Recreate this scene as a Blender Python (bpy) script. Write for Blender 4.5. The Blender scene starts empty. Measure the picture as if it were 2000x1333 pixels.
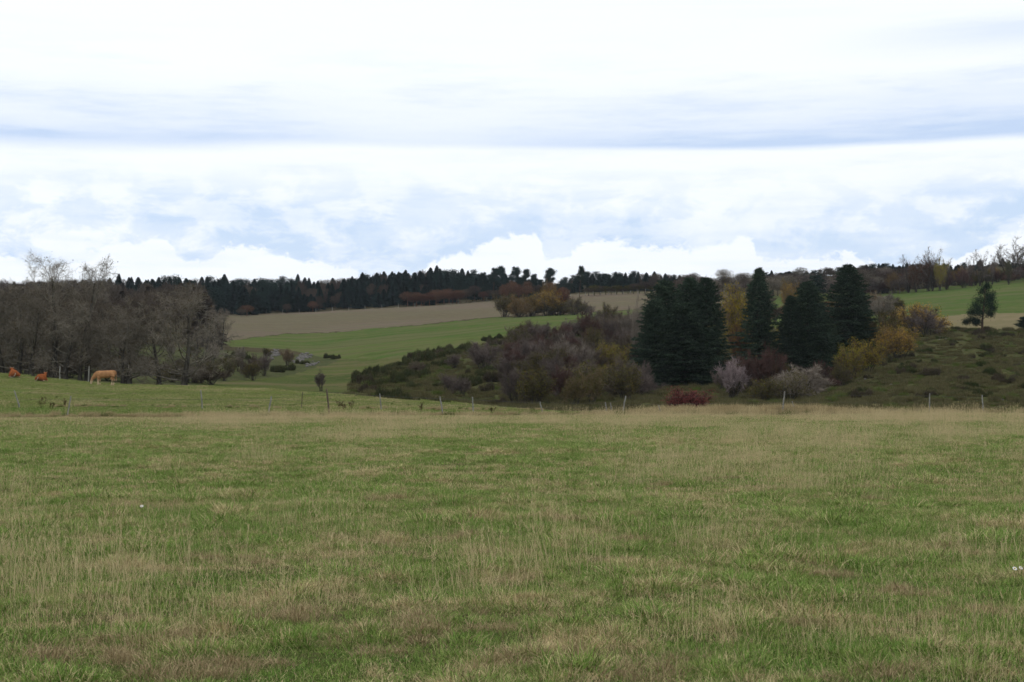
import bpy, math, random
import numpy as np
from mathutils import Vector, Matrix
R = math.radians
scene = bpy.context.scene

# ------------------------------------------------------------------ camera
F = 2989.0                      # focal length in pixels of the 2000 px wide photograph
HORIZON = 755.0                 # image row of the horizon
PITCH = math.atan((HORIZON - 666.5) / F)
CAM_Z = 1.60
cam = bpy.data.cameras.new('camera'); cam_o = bpy.data.objects.new('camera', cam)
scene.collection.objects.link(cam_o); scene.camera = cam_o
cam.sensor_width = 36.0; cam.lens = 36.0 * F / 2000.0
cam.clip_start = 0.1; cam.clip_end = 9000
cam_o.location = (0, 0, CAM_Z); cam_o.rotation_euler = (R(90) + PITCH, 0, 0)
cam.dof.use_dof = True; cam.dof.focus_distance = 17.0; cam.dof.aperture_fstop = 8.0

# ------------------------------------------------------------------ sun, exposure
SUN_EL, SUN_AZ = R(42), R(-35)          # azimuth measured from +Y (view direction) towards +X
sun = bpy.data.lights.new('sun', 'SUN'); sun.energy = 0.7; sun.angle = R(25); sun.color = (1.0, 0.96, 0.90)
sun_o = bpy.data.objects.new('sun', sun); scene.collection.objects.link(sun_o)
sd = Vector((math.sin(SUN_AZ) * math.cos(SUN_EL), math.cos(SUN_AZ) * math.cos(SUN_EL), math.sin(SUN_EL)))
sun_o.rotation_euler = sd.to_track_quat('Z', 'Y').to_euler(); sun_o.location = (0, 0, 60)
vs = scene.view_settings
vs.view_transform = 'Standard'; vs.look = 'None'; vs.gamma = 1.0; vs.exposure = 0.0; vs.use_curve_mapping = False
scene.render.film_transparent = False
scene.cycles.max_bounces = 5; scene.cycles.diffuse_bounces = 3; scene.cycles.transparent_max_bounces = 4

# ------------------------------------------------------------------ node helper
class NT:
    def __init__(s, tree): s.t = tree; s.n = tree.nodes; s.l = tree.links
    def put(s, sock, v):
        if isinstance(v, bpy.types.NodeSocket): s.l.new(v, sock)
        elif v is not None: sock.default_value = v
    def math(s, op, a, b=None, c=None, clamp=False):
        n = s.n.new('ShaderNodeMath'); n.operation = op; n.use_clamp = clamp
        s.put(n.inputs[0], a); s.put(n.inputs[1], b)
        if c is not None: s.put(n.inputs[2], c)
        return n.outputs[0]
    def ss(s, v, a, b):
        n = s.n.new('ShaderNodeMapRange'); n.interpolation_type = 'SMOOTHSTEP'
        s.put(n.inputs['Value'], v); s.put(n.inputs['From Min'], a); s.put(n.inputs['From Max'], b)
        return n.outputs[0]
    def noise(s, vec, scale, detail=3, rough=0.5, dist=0.0):
        n = s.n.new('ShaderNodeTexNoise'); s.put(n.inputs['Vector'], vec)
        n.inputs['Scale'].default_value = scale; n.inputs['Detail'].default_value = detail
        n.inputs['Roughness'].default_value = rough; n.inputs['Distortion'].default_value = dist
        return n.outputs['Fac']
    def mix(s, f, a, b):
        n = s.n.new('ShaderNodeMix'); n.data_type = 'RGBA'
        s.put(n.inputs['Factor'], f)
        for sock, v in ((n.inputs[6], a), (n.inputs[7], b)):
            s.put(sock, v if isinstance(v, bpy.types.NodeSocket) else (*v[:3], 1.0))
        return n.outputs[2]
    def comb(s, x, y, z):
        n = s.n.new('ShaderNodeCombineXYZ')
        for i, v in enumerate((x, y, z)): s.put(n.inputs[i], v)
        return n.outputs[0]
    def curve(s, v, pts):
        n = s.n.new('ShaderNodeFloatCurve'); s.put(n.inputs['Value'], v)
        cu = n.mapping.curves[0]
        cu.points[0].location = pts[0]; cu.points[1].location = pts[-1]
        for p in pts[1:-1]: cu.points.new(*p)
        n.mapping.update()
        return n.outputs[0]

# ------------------------------------------------------------------ sky: broken cloud cover over a clear sky
world = bpy.data.worlds.new('World'); scene.world = world; world.use_nodes = True
w = NT(world.node_tree); w.n.clear()
tc = w.n.new('ShaderNodeTexCoord'); sx = w.n.new('ShaderNodeSeparateXYZ'); w.l.new(tc.outputs['Generated'], sx.inputs[0])
az = w.math('ARCTAN2', sx.outputs[0], sx.outputs[1]); el = w.math('ARCSINE', sx.outputs[2])
U = w.math('MULTIPLY', az, F); V = w.math('MULTIPLY', el, -F)       # angles in 1/2989 rad
U = w.math('ADD', U, 1000.0); V = w.math('ADD', V, HORIZON)
def cn(su, sv, off, detail=5, rough=0.55, dist=0.0):
    v = w.comb(w.math('MULTIPLY', U, su), w.math('MULTIPLY', V, sv), off)
    return w.noise(v, 1.0, detail, rough, dist)
n_big = cn(1/520, 1/170, 3.1, 4, .5)
n_mid = cn(1/190, 1/95, 7.7, 6, .55, .3)
n_fine = cn(1/70, 1/50, 1.7, 6, .62, .2)
n_str = cn(1/700, 1/48, 5.5, 5, .55, .3)
n_wisp = cn(1/300, 1/40, 9.3, 5, .6)
n_edge = cn(1/34, 1/26, 4.4, 6, .66, .4)
n_bil = cn(1/120, 1/62, 12.7, 6, .6, .25)
un = w.math('DIVIDE', U, 2000.0, clamp=True)
def c0(n, k): return w.math('MULTIPLY', w.math('SUBTRACT', n, 0.5), k)
# dark base of the stratus deck
lo = w.curve(un, [(0, .57), (.15, .54), (.3, .46), (.4, .47), (.5, .49), (.62, .52), (.75, .545), (.88, .52), (1, .49)])
lo = w.math('ADD', w.math('MULTIPLY', lo, 150), 217)                  # lower edge row
Vb = w.math('ADD', w.math('SUBTRACT', V, lo), c0(n_wisp, 22))
soft = w.curve(un, [(0, .5), (.2, .45), (.35, .28), (.5, .24), (.6, .18), (.8, .15), (1, .25)])
e1 = w.math('SUBTRACT', 1.0, w.ss(Vb, w.math('MULTIPLY', soft, -45), w.math('MULTIPLY', soft, 45)))
dstr = w.curve(un, [(0, .85), (.12, .85), (.3, .62), (.42, .45), (.52, .62), (.68, .85), (.8, .88), (1, 1)])
rise = w.math('ADD', w.math('MULTIPLY', w.ss(w.math('ADD', Vb, c0(n_str, 40)), -52, -2), .8), w.math('MULTIPLY', w.ss(w.math('ADD', Vb, c0(n_wisp, 60)), -165, -25), 0.85))
g_band = w.math('MULTIPLY', w.math('MULTIPLY', e1, rise), dstr)
g_band = w.math('MULTIPLY', g_band, w.math('ADD', w.math('ADD', 0.66, c0(n_str, .45)), c0(n_wisp, .2)))
# faint streak high on the right
g_hi = w.math('MULTIPLY', w.math('MULTIPLY', w.ss(w.math('ADD', V, c0(n_str, 60)), 60, 105),
              w.math('SUBTRACT', 1.0, w.ss(w.math('ADD', V, c0(n_wisp, 40)), 100, 150))), w.math('MULTIPLY', w.ss(U, 1500, 2000), .42))
g_veil = w.math('ADD', w.math('MULTIPLY', w.ss(n_wisp, .45, .7), w.math('MULTIPLY', w.ss(V, 40, 200), .20)), w.math('MULTIPLY', w.ss(n_str, .5, .7), .07))
# middle layer, lumpy
mid_on = w.ss(V, w.math('ADD', lo, 14), 430)
left = w.math('ADD', 0.62, w.math('MULTIPLY', w.curve(un, [(0, .8), (.2, .65), (.35, .5), (.55, .12), (.62, .32), (.7, .3), (.82, .12), (.93, .6), (1, .8)]), .55))
lump = w.math('ADD', w.math('ADD', .40, w.math('MULTIPLY', w.math('SUBTRACT', w.ss(n_bil, .42, .58), .5), .52)), w.math('ADD', w.math('ADD', c0(n_fine, .5), c0(n_mid, .8)), c0(n_big, .9)))
lump = w.math('MAXIMUM', lump, 0.03)
g_mid = w.math('MULTIPLY', w.math('MULTIPLY', mid_on, left), lump)
g_mid = w.math('MINIMUM', g_mid, 0.95)
# bright cumulus heads over the skyline: above this curve the grey base, below it white
Yc = [(0, 520), (100, 528), (190, 515), (225, 488), (280, 474), (315, 466), (350, 492), (400, 505), (470, 480), (530, 492), (600, 508), (680, 522),
      (740, 545), (850, 515), (880, 500), (940, 484), (985, 466), (1045, 462), (1066, 496), (1095, 498), (1150, 478), (1250, 482), (1340, 484),
      (1415, 480), (1450, 468), (1478, 500), (1545, 512), (1570, 498), (1650, 505), (1740, 525), (1850, 500), (1930, 470), (2000, 440)]
yc = w.curve(un, [(a / 2000.0, (b - 400) / 200.0) for a, b in Yc])
yc = w.math('ADD', w.math('MULTIPLY', yc, 200), 400)
Vc = w.math('SUBTRACT', w.math('ADD', V, w.math('ADD', w.math('ADD', c0(n_fine, 50), c0(n_edge, 60)), c0(n_mid, 42))), yc)
bright = w.ss(Vc, -4, 9)
near_edge = w.math('MULTIPLY', w.ss(Vc, -95, -4), .36)                 # flat grey bases just above the heads
g_mid = w.math('ADD', g_mid, w.math('MULTIPLY', near_edge, w.ss(n_big, .3, .6)))
g_mid = w.math('MULTIPLY', g_mid, w.math('SUBTRACT', 1.0, w.math('MULTIPLY', bright, .97)))
g = w.math('ADD', w.math('ADD', g_band, g_hi), w.math('ADD', g_mid, g_veil))
g = w.math('MAXIMUM', w.math('MINIMUM', g, 1.0), 0.0)
cloud = w.mix(g, (1.03, 1.07, 1.12), w.mix(w.ss(V, 280, 400), (0.59, 0.73, 0.97), (0.63, 0.78, 1.0)))
skyt = w.n.new('ShaderNodeTexSky'); skyt.sky_type = 'NISHITA'; skyt.sun_disc = False
skyt.sun_elevation = SUN_EL; skyt.sun_rotation = SUN_AZ
bg1 = w.n.new('ShaderNodeBackground'); w.l.new(skyt.outputs[0], bg1.inputs[0]); bg1.inputs[1].default_value = 0.1
bg2 = w.n.new('ShaderNodeBackground'); w.l.new(cloud, bg2.inputs[0]); bg2.inputs[1].default_value = 1.0
mx = w.n.new('ShaderNodeMixShader'); mx.inputs[0].default_value = 0.94
w.l.new(bg1.outputs[0], mx.inputs[1]); w.l.new(bg2.outputs[0], mx.inputs[2])
wo = w.n.new('ShaderNodeOutputWorld'); w.l.new(mx.outputs[0], wo.inputs[0])

# ------------------------------------------------------------------ numeric helpers
def vnoise(x, y, seed=0):
    x = np.asarray(x, float); y = np.asarray(y, float)
    xi = np.floor(x).astype(np.int64); yi = np.floor(y).astype(np.int64); fx = x - xi; fy = y - yi
    def h(a, b):
        n = (a * 374761393 + b * 668265263 + seed * 2147483647) & 0xffffffff
        n = ((n ^ (n >> 13)) * 1274126177) & 0xffffffff
        return ((n ^ (n >> 16)) & 0xffff) / 65535.0
    fx = fx * fx * (3 - 2 * fx); fy = fy * fy * (3 - 2 * fy)
    return (h(xi, yi) * (1 - fx) + h(xi + 1, yi) * fx) * (1 - fy) + (h(xi, yi + 1) * (1 - fx) + h(xi + 1, yi + 1) * fx) * fy
def fbm(x, y, seed=0, oct=4):
    s = 0; a = 1; t = 0
    for i in range(oct): s = s + a * vnoise(x * 2**i, y * 2**i, seed + i); t += a; a *= .5
    return s / t

class MB:
    """collects vertices, triangles and quads and links them as one mesh"""
    def __init__(s): s.v = []; s.q = []; s.t = []; s.n = 0; s.qm = []; s.tm = []
    def add(s, v, quads=None, tris=None, mat=0):
        v = np.asarray(v, np.float32)
        if quads is not None and len(quads):
            q = np.asarray(quads, np.int64); s.q.append(q + s.n); s.qm.append(np.full(len(q), mat))
        if tris is not None and len(tris):
            t = np.asarray(tris, np.int64); s.t.append(t + s.n); s.tm.append(np.full(len(t), mat))
        s.v.append(v); s.n += len(v)
    def tube(s, pts, rad, sides=5, mat=0):
        pts = np.asarray(pts, float); rad = np.asarray(rad, float); k = len(pts)
        tan = np.gradient(pts, axis=0); tan /= np.linalg.norm(tan, axis=1)[:, None] + 1e-9
        ref = np.array([0, 0, 1.0]) if abs(tan[0][2]) < .9 else np.array([1.0, 0, 0])
        a = np.cross(tan, ref); a /= np.linalg.norm(a, axis=1)[:, None] + 1e-9
        b = np.cross(tan, a)
        th = np.linspace(0, 2 * np.pi, sides, endpoint=False)
        ring = pts[:, None, :] + rad[:, None, None] * (np.cos(th)[None, :, None] * a[:, None, :] + np.sin(th)[None, :, None] * b[:, None, :])
        i = np.arange(k - 1)[:, None] * sides; j = np.arange(sides)[None, :]; j2 = (j + 1) % sides
        q = np.stack([i + j, i + j2, i + sides + j2, i + sides + j], -1).reshape(-1, 4)
        s.add(ring.reshape(-1, 3), quads=q, mat=mat)
        if sides > 3 and rad[0] > .03:
            s.add(ring[-1], quads=None, tris=[(0, m, m + 1) for m in range(1, sides - 1)], mat=mat)
    def slivers(s, base, vec, width, rng, mat=0, bend=.25, droop=0.0):
        """thin two-piece twigs: base (n,3), vec (n,3), width (n,)"""
        n = len(base); L = np.linalg.norm(vec, axis=1)[:, None]
        side = np.cross(vec, rng.normal(size=(n, 3))); side /= np.linalg.norm(side, axis=1)[:, None] + 1e-9
        off = rng.normal(size=(n, 3)) * L * bend * .5
        mid = base + vec * .5 + off; tip = base + vec + np.array([0, 0, -1.0]) * L * droop
        wd = width[:, None] * .5
        v = np.stack([base - side * wd, base + side * wd, mid + side * wd * .8, mid - side * wd * .8, tip], 1).reshape(-1, 3)
        k = np.arange(n)[:, None] * 5
        s.add(v, quads=k + np.array([[0, 1, 2, 3]]), tris=k + np.array([[3, 2, 4]]), mat=mat)
    def leaves(s, c, size, rng, mat=0, flat=0.0):
        n = len(c); a = rng.normal(size=(n, 3)); a[:, 2] *= (1 - flat); a /= np.linalg.norm(a, axis=1)[:, None]
        b = np.cross(a, rng.normal(size=(n, 3))); b /= np.linalg.norm(b, axis=1)[:, None] + 1e-9
        size = np.asarray(size)[:, None] if np.ndim(size) else size
        v = np.stack([c - a * size, c + b * size * .55, c + a * size, c - b * size * .55], 1).reshape(-1, 3)
        s.add(v, quads=np.arange(n)[:, None] * 4 + np.array([[0, 1, 2, 3]]), mat=mat)
    def mesh(s, name, mats, smooth=False):
        me = bpy.data.meshes.new(name)
        v = np.concatenate(s.v) if s.v else np.zeros((0, 3), np.float32)
        t = np.concatenate(s.t) if s.t else np.zeros((0, 3), np.int64)
        q = np.concatenate(s.q) if s.q else np.zeros((0, 4), np.int64)
        me.vertices.add(len(v)); me.vertices.foreach_set('co', v.astype(np.float32).ravel())
        loops = np.concatenate([t.ravel(), q.ravel()]); me.loops.add(len(loops)); me.loops.foreach_set('vertex_index', loops.astype(np.int32))
        tot = np.concatenate([np.full(len(t), 3), np.full(len(q), 4)]).astype(np.int32)
        st = np.concatenate([[0], np.cumsum(tot)[:-1]]).astype(np.int32)
        me.polygons.add(len(tot)); me.polygons.foreach_set('loop_start', st); me.polygons.foreach_set('loop_total', tot)
        mi = np.concatenate(s.tm + s.qm) if (s.tm or s.qm) else np.zeros(0)
        for m in (mats if isinstance(mats, (list, tuple)) else [mats]): me.materials.append(m)
        me.polygons.foreach_set('material_index', mi.astype(np.int32))
        if smooth: me.polygons.foreach_set('use_smooth', np.ones(len(tot), bool))
        me.update(calc_edges=True)
        return me

def put(name, data, parent=None, loc=(0, 0, 0), rz=0, sc=(1, 1, 1)):
    o = bpy.data.objects.new(name, data); scene.collection.objects.link(o)
    if parent is not None: o.parent = parent
    o.location = loc; o.rotation_euler = (0, 0, rz); o.scale = sc
    return o
def tag(o, label, cat=None, group=None, kind=None):
    if label: o['label'] = label
    if cat: o['category'] = cat
    if group: o['group'] = group
    if kind: o['kind'] = kind
    return o
def set_mat(o, m):
    o.material_slots[0].link = 'OBJECT'; o.material_slots[0].material = m

# ------------------------------------------------------------------ materials
def principled(name, rough=.85):
    m = bpy.data.materials.new(name); m.use_nodes = True; t = NT(m.node_tree)
    b = m.node_tree.nodes['Principled BSDF']; b.inputs['Roughness'].default_value = rough
    b.inputs['Specular IOR Level'].default_value = .0
    return m, t, b
def leafmat(name, a, b, c=None, scale=.35, hue=.0, rough=.8, tr=0.0):
    """colour varies in clumps, from piece to piece and from plant to plant"""
    m, t, bs = principled(name, rough)
    geo = t.n.new('ShaderNodeNewGeometry'); oi = t.n.new('ShaderNodeObjectInfo')
    n1 = t.noise(geo.outputs['Position'], scale, 3, .6)
    f = t.math('ADD', t.math('MULTIPLY', t.ss(n1, .32, .68), .55), t.math('MULTIPLY', geo.outputs['Random Per Island'], .45))
    col = t.mix(f, a, b)
    if c: col = t.mix(t.ss(t.math('ADD', geo.outputs['Random Per Island'], t.math('MULTIPLY', t.math('SUBTRACT', n1, .5), 1.2)), .72, .80), col, c)
    h = t.n.new('ShaderNodeHueSaturation'); t.l.new(col, h.inputs['Color'])
    t.l.new(t.math('ADD', .78, t.math('MULTIPLY', oi.outputs['Random'], .44)), h.inputs['Value'])
    if hue: t.l.new(t.math('ADD', .5 - hue / 2, t.math('MULTIPLY', oi.outputs['Random'], hue)), h.inputs['Hue'])
    t.l.new(h.outputs[0], bs.inputs['Base Color'])
    return m
def barkmat(name, a, b, scale=6):
    m, t, bs = principled(name, .95)
    tcn = t.n.new('ShaderNodeTexCoord'); v = t.n.new('ShaderNodeMapping'); v.inputs['Scale'].default_value = (1, 1, .25)
    t.l.new(tcn.outputs['Object'], v.inputs[0])
    t.l.new(t.mix(t.ss(t.noise(v.outputs[0], scale, 5, .65), .35, .65), a, b), bs.inputs['Base Color'])
    return m
# ------------------------------------------------------------------ terrain
def zm(x, y):
    """surface of the near meadow"""
    x = np.asarray(x, float); y = np.asarray(y, float)
    return (-0.30 + 0.004 * np.clip(x, -60, 60)) * np.clip(y / 97.0, 0, 1.1) + (fbm(x / 9 + 40, y / 9 + 40, 3) - .5) * .16 + (fbm(x / 1.6 + 40, y / 1.6 + 40, 5, 2) - .5) * .05
PX = np.array([-1500, -300, 0, 250, 450, 600, 800, 1000, 1150, 1300, 1500, 1700, 1850, 2000, 2300, 3500], float)
ST = {  # station: (distance per column, image row per column)
 1: ([112]*8 + [101]*8, [788, 786, 783, 786, 788, 789, 793, 799, 805.5, 805, 804.5, 804, 804, 804, 804, 804]),
 2: ([160, 160, 156, 151, 146, 138, 128, 115, 104, 103, 103, 103, 103, 103, 103, 103],
     [726, 726, 730, 750, 756, 765, 780, 795, 806, 806, 806, 806, 806, 806, 806, 806]),
 3: ([185, 185, 182, 178, 172, 166, 152, 138, 126, 124, 124, 124, 124, 124, 124, 124],
     [738, 738, 738, 755, 768, 785, 806, 825, 832, 832, 832, 832, 832, 832, 832, 832]),
 4: ([215, 215, 212, 206, 200, 190, 172, 162, 155, 150, 150, 150, 150, 150, 150, 150],
     [724, 724, 722, 738, 754, 766, 786, 797, 805, 805, 804, 801, 800, 800, 800, 800]),
 5: ([320, 320, 320, 320, 330, 335, 262, 300, 325, 335, 330, 310, 300, 290, 290, 290],
     [660, 660, 662, 676, 692, 699, 707, 662, 636, 636, 652, 646, 641, 640, 640, 640]),
 6: ([480, 480, 480, 480, 480, 480, 440, 450, 455, 465, 460, 440, 400, 390, 380, 380],
     [640, 640, 640, 644, 648, 650, 642, 618, 612, 606, 605, 606, 602, 600, 600, 600]),
 7: ([620, 620, 620, 625, 640, 640, 640, 630, 610, 610, 600, 575, 560, 550, 540, 540],
     [618, 618, 616, 615, 614, 610, 600, 588, 577, 571, 565, 566, 556, 541, 530, 530]),
 8: ([780, 780, 780, 780, 780, 780, 780, 780, 760, 760, 760, 740, 720, 700, 700, 700],
     [572, 572, 572, 574, 578, 578, 572, 564, 556, 556, 548, 540, 532, 520, 510, 510]),
 9: ([1500]*16, [572]*16),
 10: ([6000]*16, [700]*16),
}
def _mid():
    d4, y4 = np.array(ST[4][0], float), np.array(ST[4][1], float); d5, y5 = np.array(ST[5][0], float), np.array(ST[5][1], float)
    d = (d4 + d5) / 2; z = (((HORIZON - y4) * d4 + (HORIZON - y5) * d5) / 2) / d; y = HORIZON - z
    d[7:] = [225, 235, 225, 235, 225, 220, 215, 215, 215]; y[7:] = [722, 742, 757, 745, 730, 720, 722, 722, 722]
    return d, y
ST[4.5] = _mid()
def smooth_interp(px, vals):
    return np.interp(px, PX, vals)
DG = np.concatenate([np.arange(94, 160, 1.0), np.arange(160, 340, 1.5), np.arange(340, 700, 2.2), np.geomspace(702, 6000, 40)])
CG = np.concatenate([np.arange(-1500, -150, 45.0), np.arange(-150, 2150, 4.0), np.arange(2150, 3501, 45.0)])
def build_z():
    Z = np.zeros((len(CG), len(DG)))
    kern = np.exp(-np.linspace(-2, 2, 13)**2); kern /= kern.sum()
    S = {k: (smooth_interp(CG, a), smooth_interp(CG, b)) for k, (a, b) in ST.items()}
    for i, c in enumerate(CG):
        ds = [90.0, 97.5]; zs = [0, 0]
        for j in (0, 1): zs[j] = float((-0.30 + 0.004 * np.clip((c - 1000) / F * ds[j], -60, 60)) * ds[j] / 97.0) - (0.12 if j == 0 else 0)
        for k in sorted(ST):
            d = S[k][0][i]; Y = S[k][1][i]; ds.append(d); zs.append(CAM_Z + (HORIZON - Y) / F * d)
        z = np.interp(DG, ds, zs)
        zp = np.pad(z, 6, mode='edge'); z2 = np.convolve(zp, kern, 'valid')
        wgt = np.clip((DG - 99) / 10, 0, 1); wgt = wgt * np.clip((5000 - DG) / 1000, 0, 1)
        Z[i] = z * (1 - wgt) + z2 * wgt
    # smooth across columns
    for it in range(3):
        Zs = Z.copy(); Zs[5:-5] = sum(Z[5 + o:len(Z) - 5 + o] for o in range(-5, 6)) / 11.0
        wgt = np.clip((DG - 100) / 15, 0, 1)[None, :]; Z = Z * (1 - wgt) + Zs * wgt
    X = (CG[:, None] - 1000) / F * DG[None, :]; Yw = np.broadcast_to(DG[None, :], X.shape)
    rough = np.clip((DG - 100) / 30, 0, 1)[None, :]
    heath = (((CG[:, None] > 700) & (DG[None, :] > 130) & (DG[None, :] < 320)) | (DG[None, :] > 640)).astype(float)
    Z += rough * (fbm(X / 14 + 90, Yw / 14 + 90, 11) - .5) * (0.5 + heath * 1.0) + rough * (fbm(X / 3 + 90, Yw / 3 + 90, 15, 3) - .5) * (.10 + heath * .6)
    return Z
ZG = build_z()
def ground(px, d):
    """height of the ground in column px at distance d"""
    i = np.clip(np.searchsorted(CG, px) - 1, 0, len(CG) - 2); fi = (px - CG[i]) / (CG[i + 1] - CG[i])
    if d < 97: return float(zm((px - 1000) / F * d, d))
    a = np.interp(d, DG, ZG[i]); b = np.interp(d, DG, ZG[i + 1])
    return float(a * (1 - fi) + b * fi)
def row_of(px, d, z=None):
    return HORIZON - ((ground(px, d) if z is None else z) - CAM_Z) / d * F
def find_d(px, Y, dmin=100.0, dmax=900.0):
    """distance at which the ground beyond dmin comes up to image row Y"""
    i = int(np.clip(np.searchsorted(CG, px), 0, len(CG) - 1))
    rows = HORIZON - (ZG[i] - CAM_Z) / DG * F
    k = np.where((DG >= dmin) & (DG <= dmax) & (rows <= Y))[0]
    return float(DG[k[0]]) if len(k) else None
def at(px, d, dz=0.0):
    return Vector(((px - 1000) / F * d, d, ground(px, d) + dz))

# region of each ground face, drawn as field boundaries
def inpoly(x, y, poly):
    r = np.zeros(x.shape, bool); n = len(poly)
    for i in range(n):
        x1, y1 = poly[i]; x2, y2 = poly[(i + 1) % n]
        c = ((y1 > y) != (y2 > y)) & (x < (x2 - x1) * (y - y1) / ((y2 - y1) + 1e-12) + x1); r ^= c
    return r
cx = (CG[1:] + CG[:-1]) / 2; dx = (DG[1:] + DG[:-1]) / 2
CXX, DXX = np.meshgrid(cx, dx, indexing='ij')
ZC = (ZG[1:, 1:] + ZG[:-1, :-1]) / 2; RR = HORIZON - (ZC - CAM_Z) / DXX * F
jit = (vnoise(CXX / 9.0, RR / 3.0, 77) - .5)
RJ = RR + jit * 2.0; CJ = CXX + jit * 5
REG = np.full(CXX.shape, 7)                                     # wood floor
crest = np.interp(CXX, CG, smooth_interp(CG, ST[2][0]))
REG[(DXX < crest + 10)] = 0                                     # cow pasture
REG[(DXX < 107.5 + jit * 2.5) & (CXX < 1300)] = 1               # lush strip
REG[(CXX > 1180) & (DXX < 118)] = 2
v = (DXX >= crest + 10) & (DXX < 345)
REG[v & (CXX < 900)] = 3                                        # valley pasture
bank = inpoly(CJ, RJ, [(380, 672), (480, 690), (560, 682), (640, 700), (665, 704), (640, 712), (560, 735), (480, 742), (300, 760), (-1600, 760), (-1600, 640), (380, 640)])
REG[v & bank & (DXX > 190)] = 4                                 # rough bank
up = np.interp(CXX, [640, 685, 760, 850, 920, 1000, 1120, 1200, 1250, 1300, 1830, 4000], [800, 757, 715, 692, 676, 660, 640, 616, 606, 632, 641, 641])
REG[(DXX > 128) & (DXX < 345) & (CXX > 650) & (RJ > up) & (DXX >= crest + 10)] = 2     # heath slopes
far = (DXX > 255)
gf = inpoly(CJ, RJ, [(430, 668), (560, 653), (640, 651), (720, 643), (800, 637), (960, 621), (1050, 618), (1250, 605), (1400, 600), (1400, 640), (1250, 612), (1200, 617), (1120, 641), (1000, 661), (850, 692), (800, 700), (700, 702), (640, 700), (560, 683), (450, 677)])
REG[far & gf & (REG != 2)] = 5                                   # green field
REG[far & gf & (DXX > 345)] = 5
pl = inpoly(CJ, RJ, [(425, 668), (445, 615), (550, 612), (640, 608), (700, 605), (800, 599), (860, 595), (955, 588), (1010, 585), (1100, 577), (1150, 574), (1300, 570), (1420, 575), (1420, 598), (1250, 604), (1050, 617), (960, 620), (800, 636), (640, 650), (560, 652)])
REG[far & pl & (DXX > 330)] = 6                                  # ploughed field
gr = inpoly(CJ, RJ, [(1490, 640), (1500, 600), (1510, 578), (1560, 574), (1700, 574), (1850, 560), (2000, 541), (3600, 520), (3600, 612), (2000, 611), (1900, 613), (1830, 622), (1800, 640)])
REG[(DXX > 300) & gr] = 5
tf = inpoly(CJ, RJ, [(1790, 645), (1830, 620), (1900, 613), (2000, 611), (3600, 612), (3600, 643), (1830, 643)])
REG[(DXX > 270) & tf] = 8                                        # stubble field on the right
REG[(DXX > 900)] = 7

def groundmat(name, cols, bump=.25, s1=.12, s2=1.3, streak=None, rows=None):
    """cols: list of 3 colours mixed by large and small noise"""
    m, t, b = principled(name, .95)
    geo = t.n.new('ShaderNodeNewGeometry'); P = geo.outputs['Position']
    sp = t.n.new('ShaderNodeSeparateXYZ'); t.l.new(P, sp.inputs[0])
    n1 = t.noise(P, s1, 4, .6); n2 = t.noise(P, s2, 5, .7); n3 = t.noise(P, s2 * 4.3, 3, .7)
    col = t.mix(t.ss(t.math('ADD', n1, t.math('MULTIPLY', t.math('SUBTRACT', n2, .5), .5)), .38, .62), cols[0], cols[1])
    col = t.mix(t.math('MULTIPLY', t.ss(t.math('ADD', n2, t.math('MULTIPLY', t.math('SUBTRACT', n3, .5), .7)), .48, .70), .85), col, cols[2])
    if streak:
        sc, col4, amt = streak
        w3 = t.noise(t.comb(t.math('MULTIPLY', sp.outputs[0], sc[0]), t.math('MULTIPLY', sp.outputs[1], sc[1]), 3.3), 1.0, 4, .6)
        col = t.mix(t.math('MULTIPLY', t.ss(w3, .46, .62), amt), col, col4)
    if rows:                                      # wheel tracks and drill rows
        ax, ay, per, amt = rows
        q = t.math('ADD', t.math('ADD', t.math('MULTIPLY', sp.outputs[0], ax), t.math('MULTIPLY', sp.outputs[1], ay)), t.math('MULTIPLY', n1, 3.0))
        a_ = t.math('ABSOLUTE', t.math('SUBTRACT', t.math('FRACT', t.math('DIVIDE', q, per)), .5))
        col = t.mix(t.math('MULTIPLY', t.ss(a_, .09, .03), amt), col, tuple(c * .62 for c in cols[1]))
    t.l.new(col, b.inputs['Base Color'])
    bp = t.n.new('ShaderNodeBump'); bp.inputs['Strength'].default_value = bump; bp.inputs['Distance'].default_value = .3
    t.l.new(n2, bp.inputs['Height']); t.l.new(bp.outputs[0], b.inputs['Normal'])
    return m
GM = [
 ('pasture', groundmat('pasture_turf', [(.115, .135, .036), (.085, .125, .030), (.17, .155, .065)], .5, .05, .7, ((.06, .5), (.15, .13, .06), .45))),
 ('lush_grass_strip', groundmat('lush_turf', [(.050, .125, .018), (.075, .125, .024), (.12, .125, .045)], .5, .1, 1.1, ((.07, .8), (.15, .13, .06), .35))),
 ('heath_slope', groundmat('heath_turf', [(.070, .070, .029), (.046, .056, .019), (.12, .105, .052)], .9, .09, .55)),
 ('valley_pasture', groundmat('valley_turf', [(.082, .10, .032), (.055, .075, .024), (.125, .112, .05)], .6, .03, .35, ((.02, .13), (.125, .108, .055), .8))),
 ('rough_bank', groundmat('bank_turf', [(.07, .08, .035), (.05, .06, .026), (.12, .105, .055)], .8, .07, .5)),
 ('green_field', groundmat('field_green', [(.068, .108, .028), (.092, .118, .036), (.115, .116, .048)], .3, .02, .3, ((.02, .11), (.12, .115, .055), .7), (.35, .94, 17.0, .45))),
 ('ploughed_field', groundmat('field_plough', [(.15, .115, .09), (.13, .108, .070), (.17, .145, .09)], .3, .012, .3, ((.012, .22), (.135, .125, .075), .8), (.22, .97, 11.0, .5))),
 ('wood_floor', groundmat('floor_litter', [(.075, .062, .038), (.055, .052, .028), (.09, .075, .04)], .6, .08, .6)),
 ('stubble_field', groundmat('field_stubble', [(.20, .16, .095), (.17, .145, .08), (.15, .14, .065)], .3, .05, .6)),
]
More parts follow.
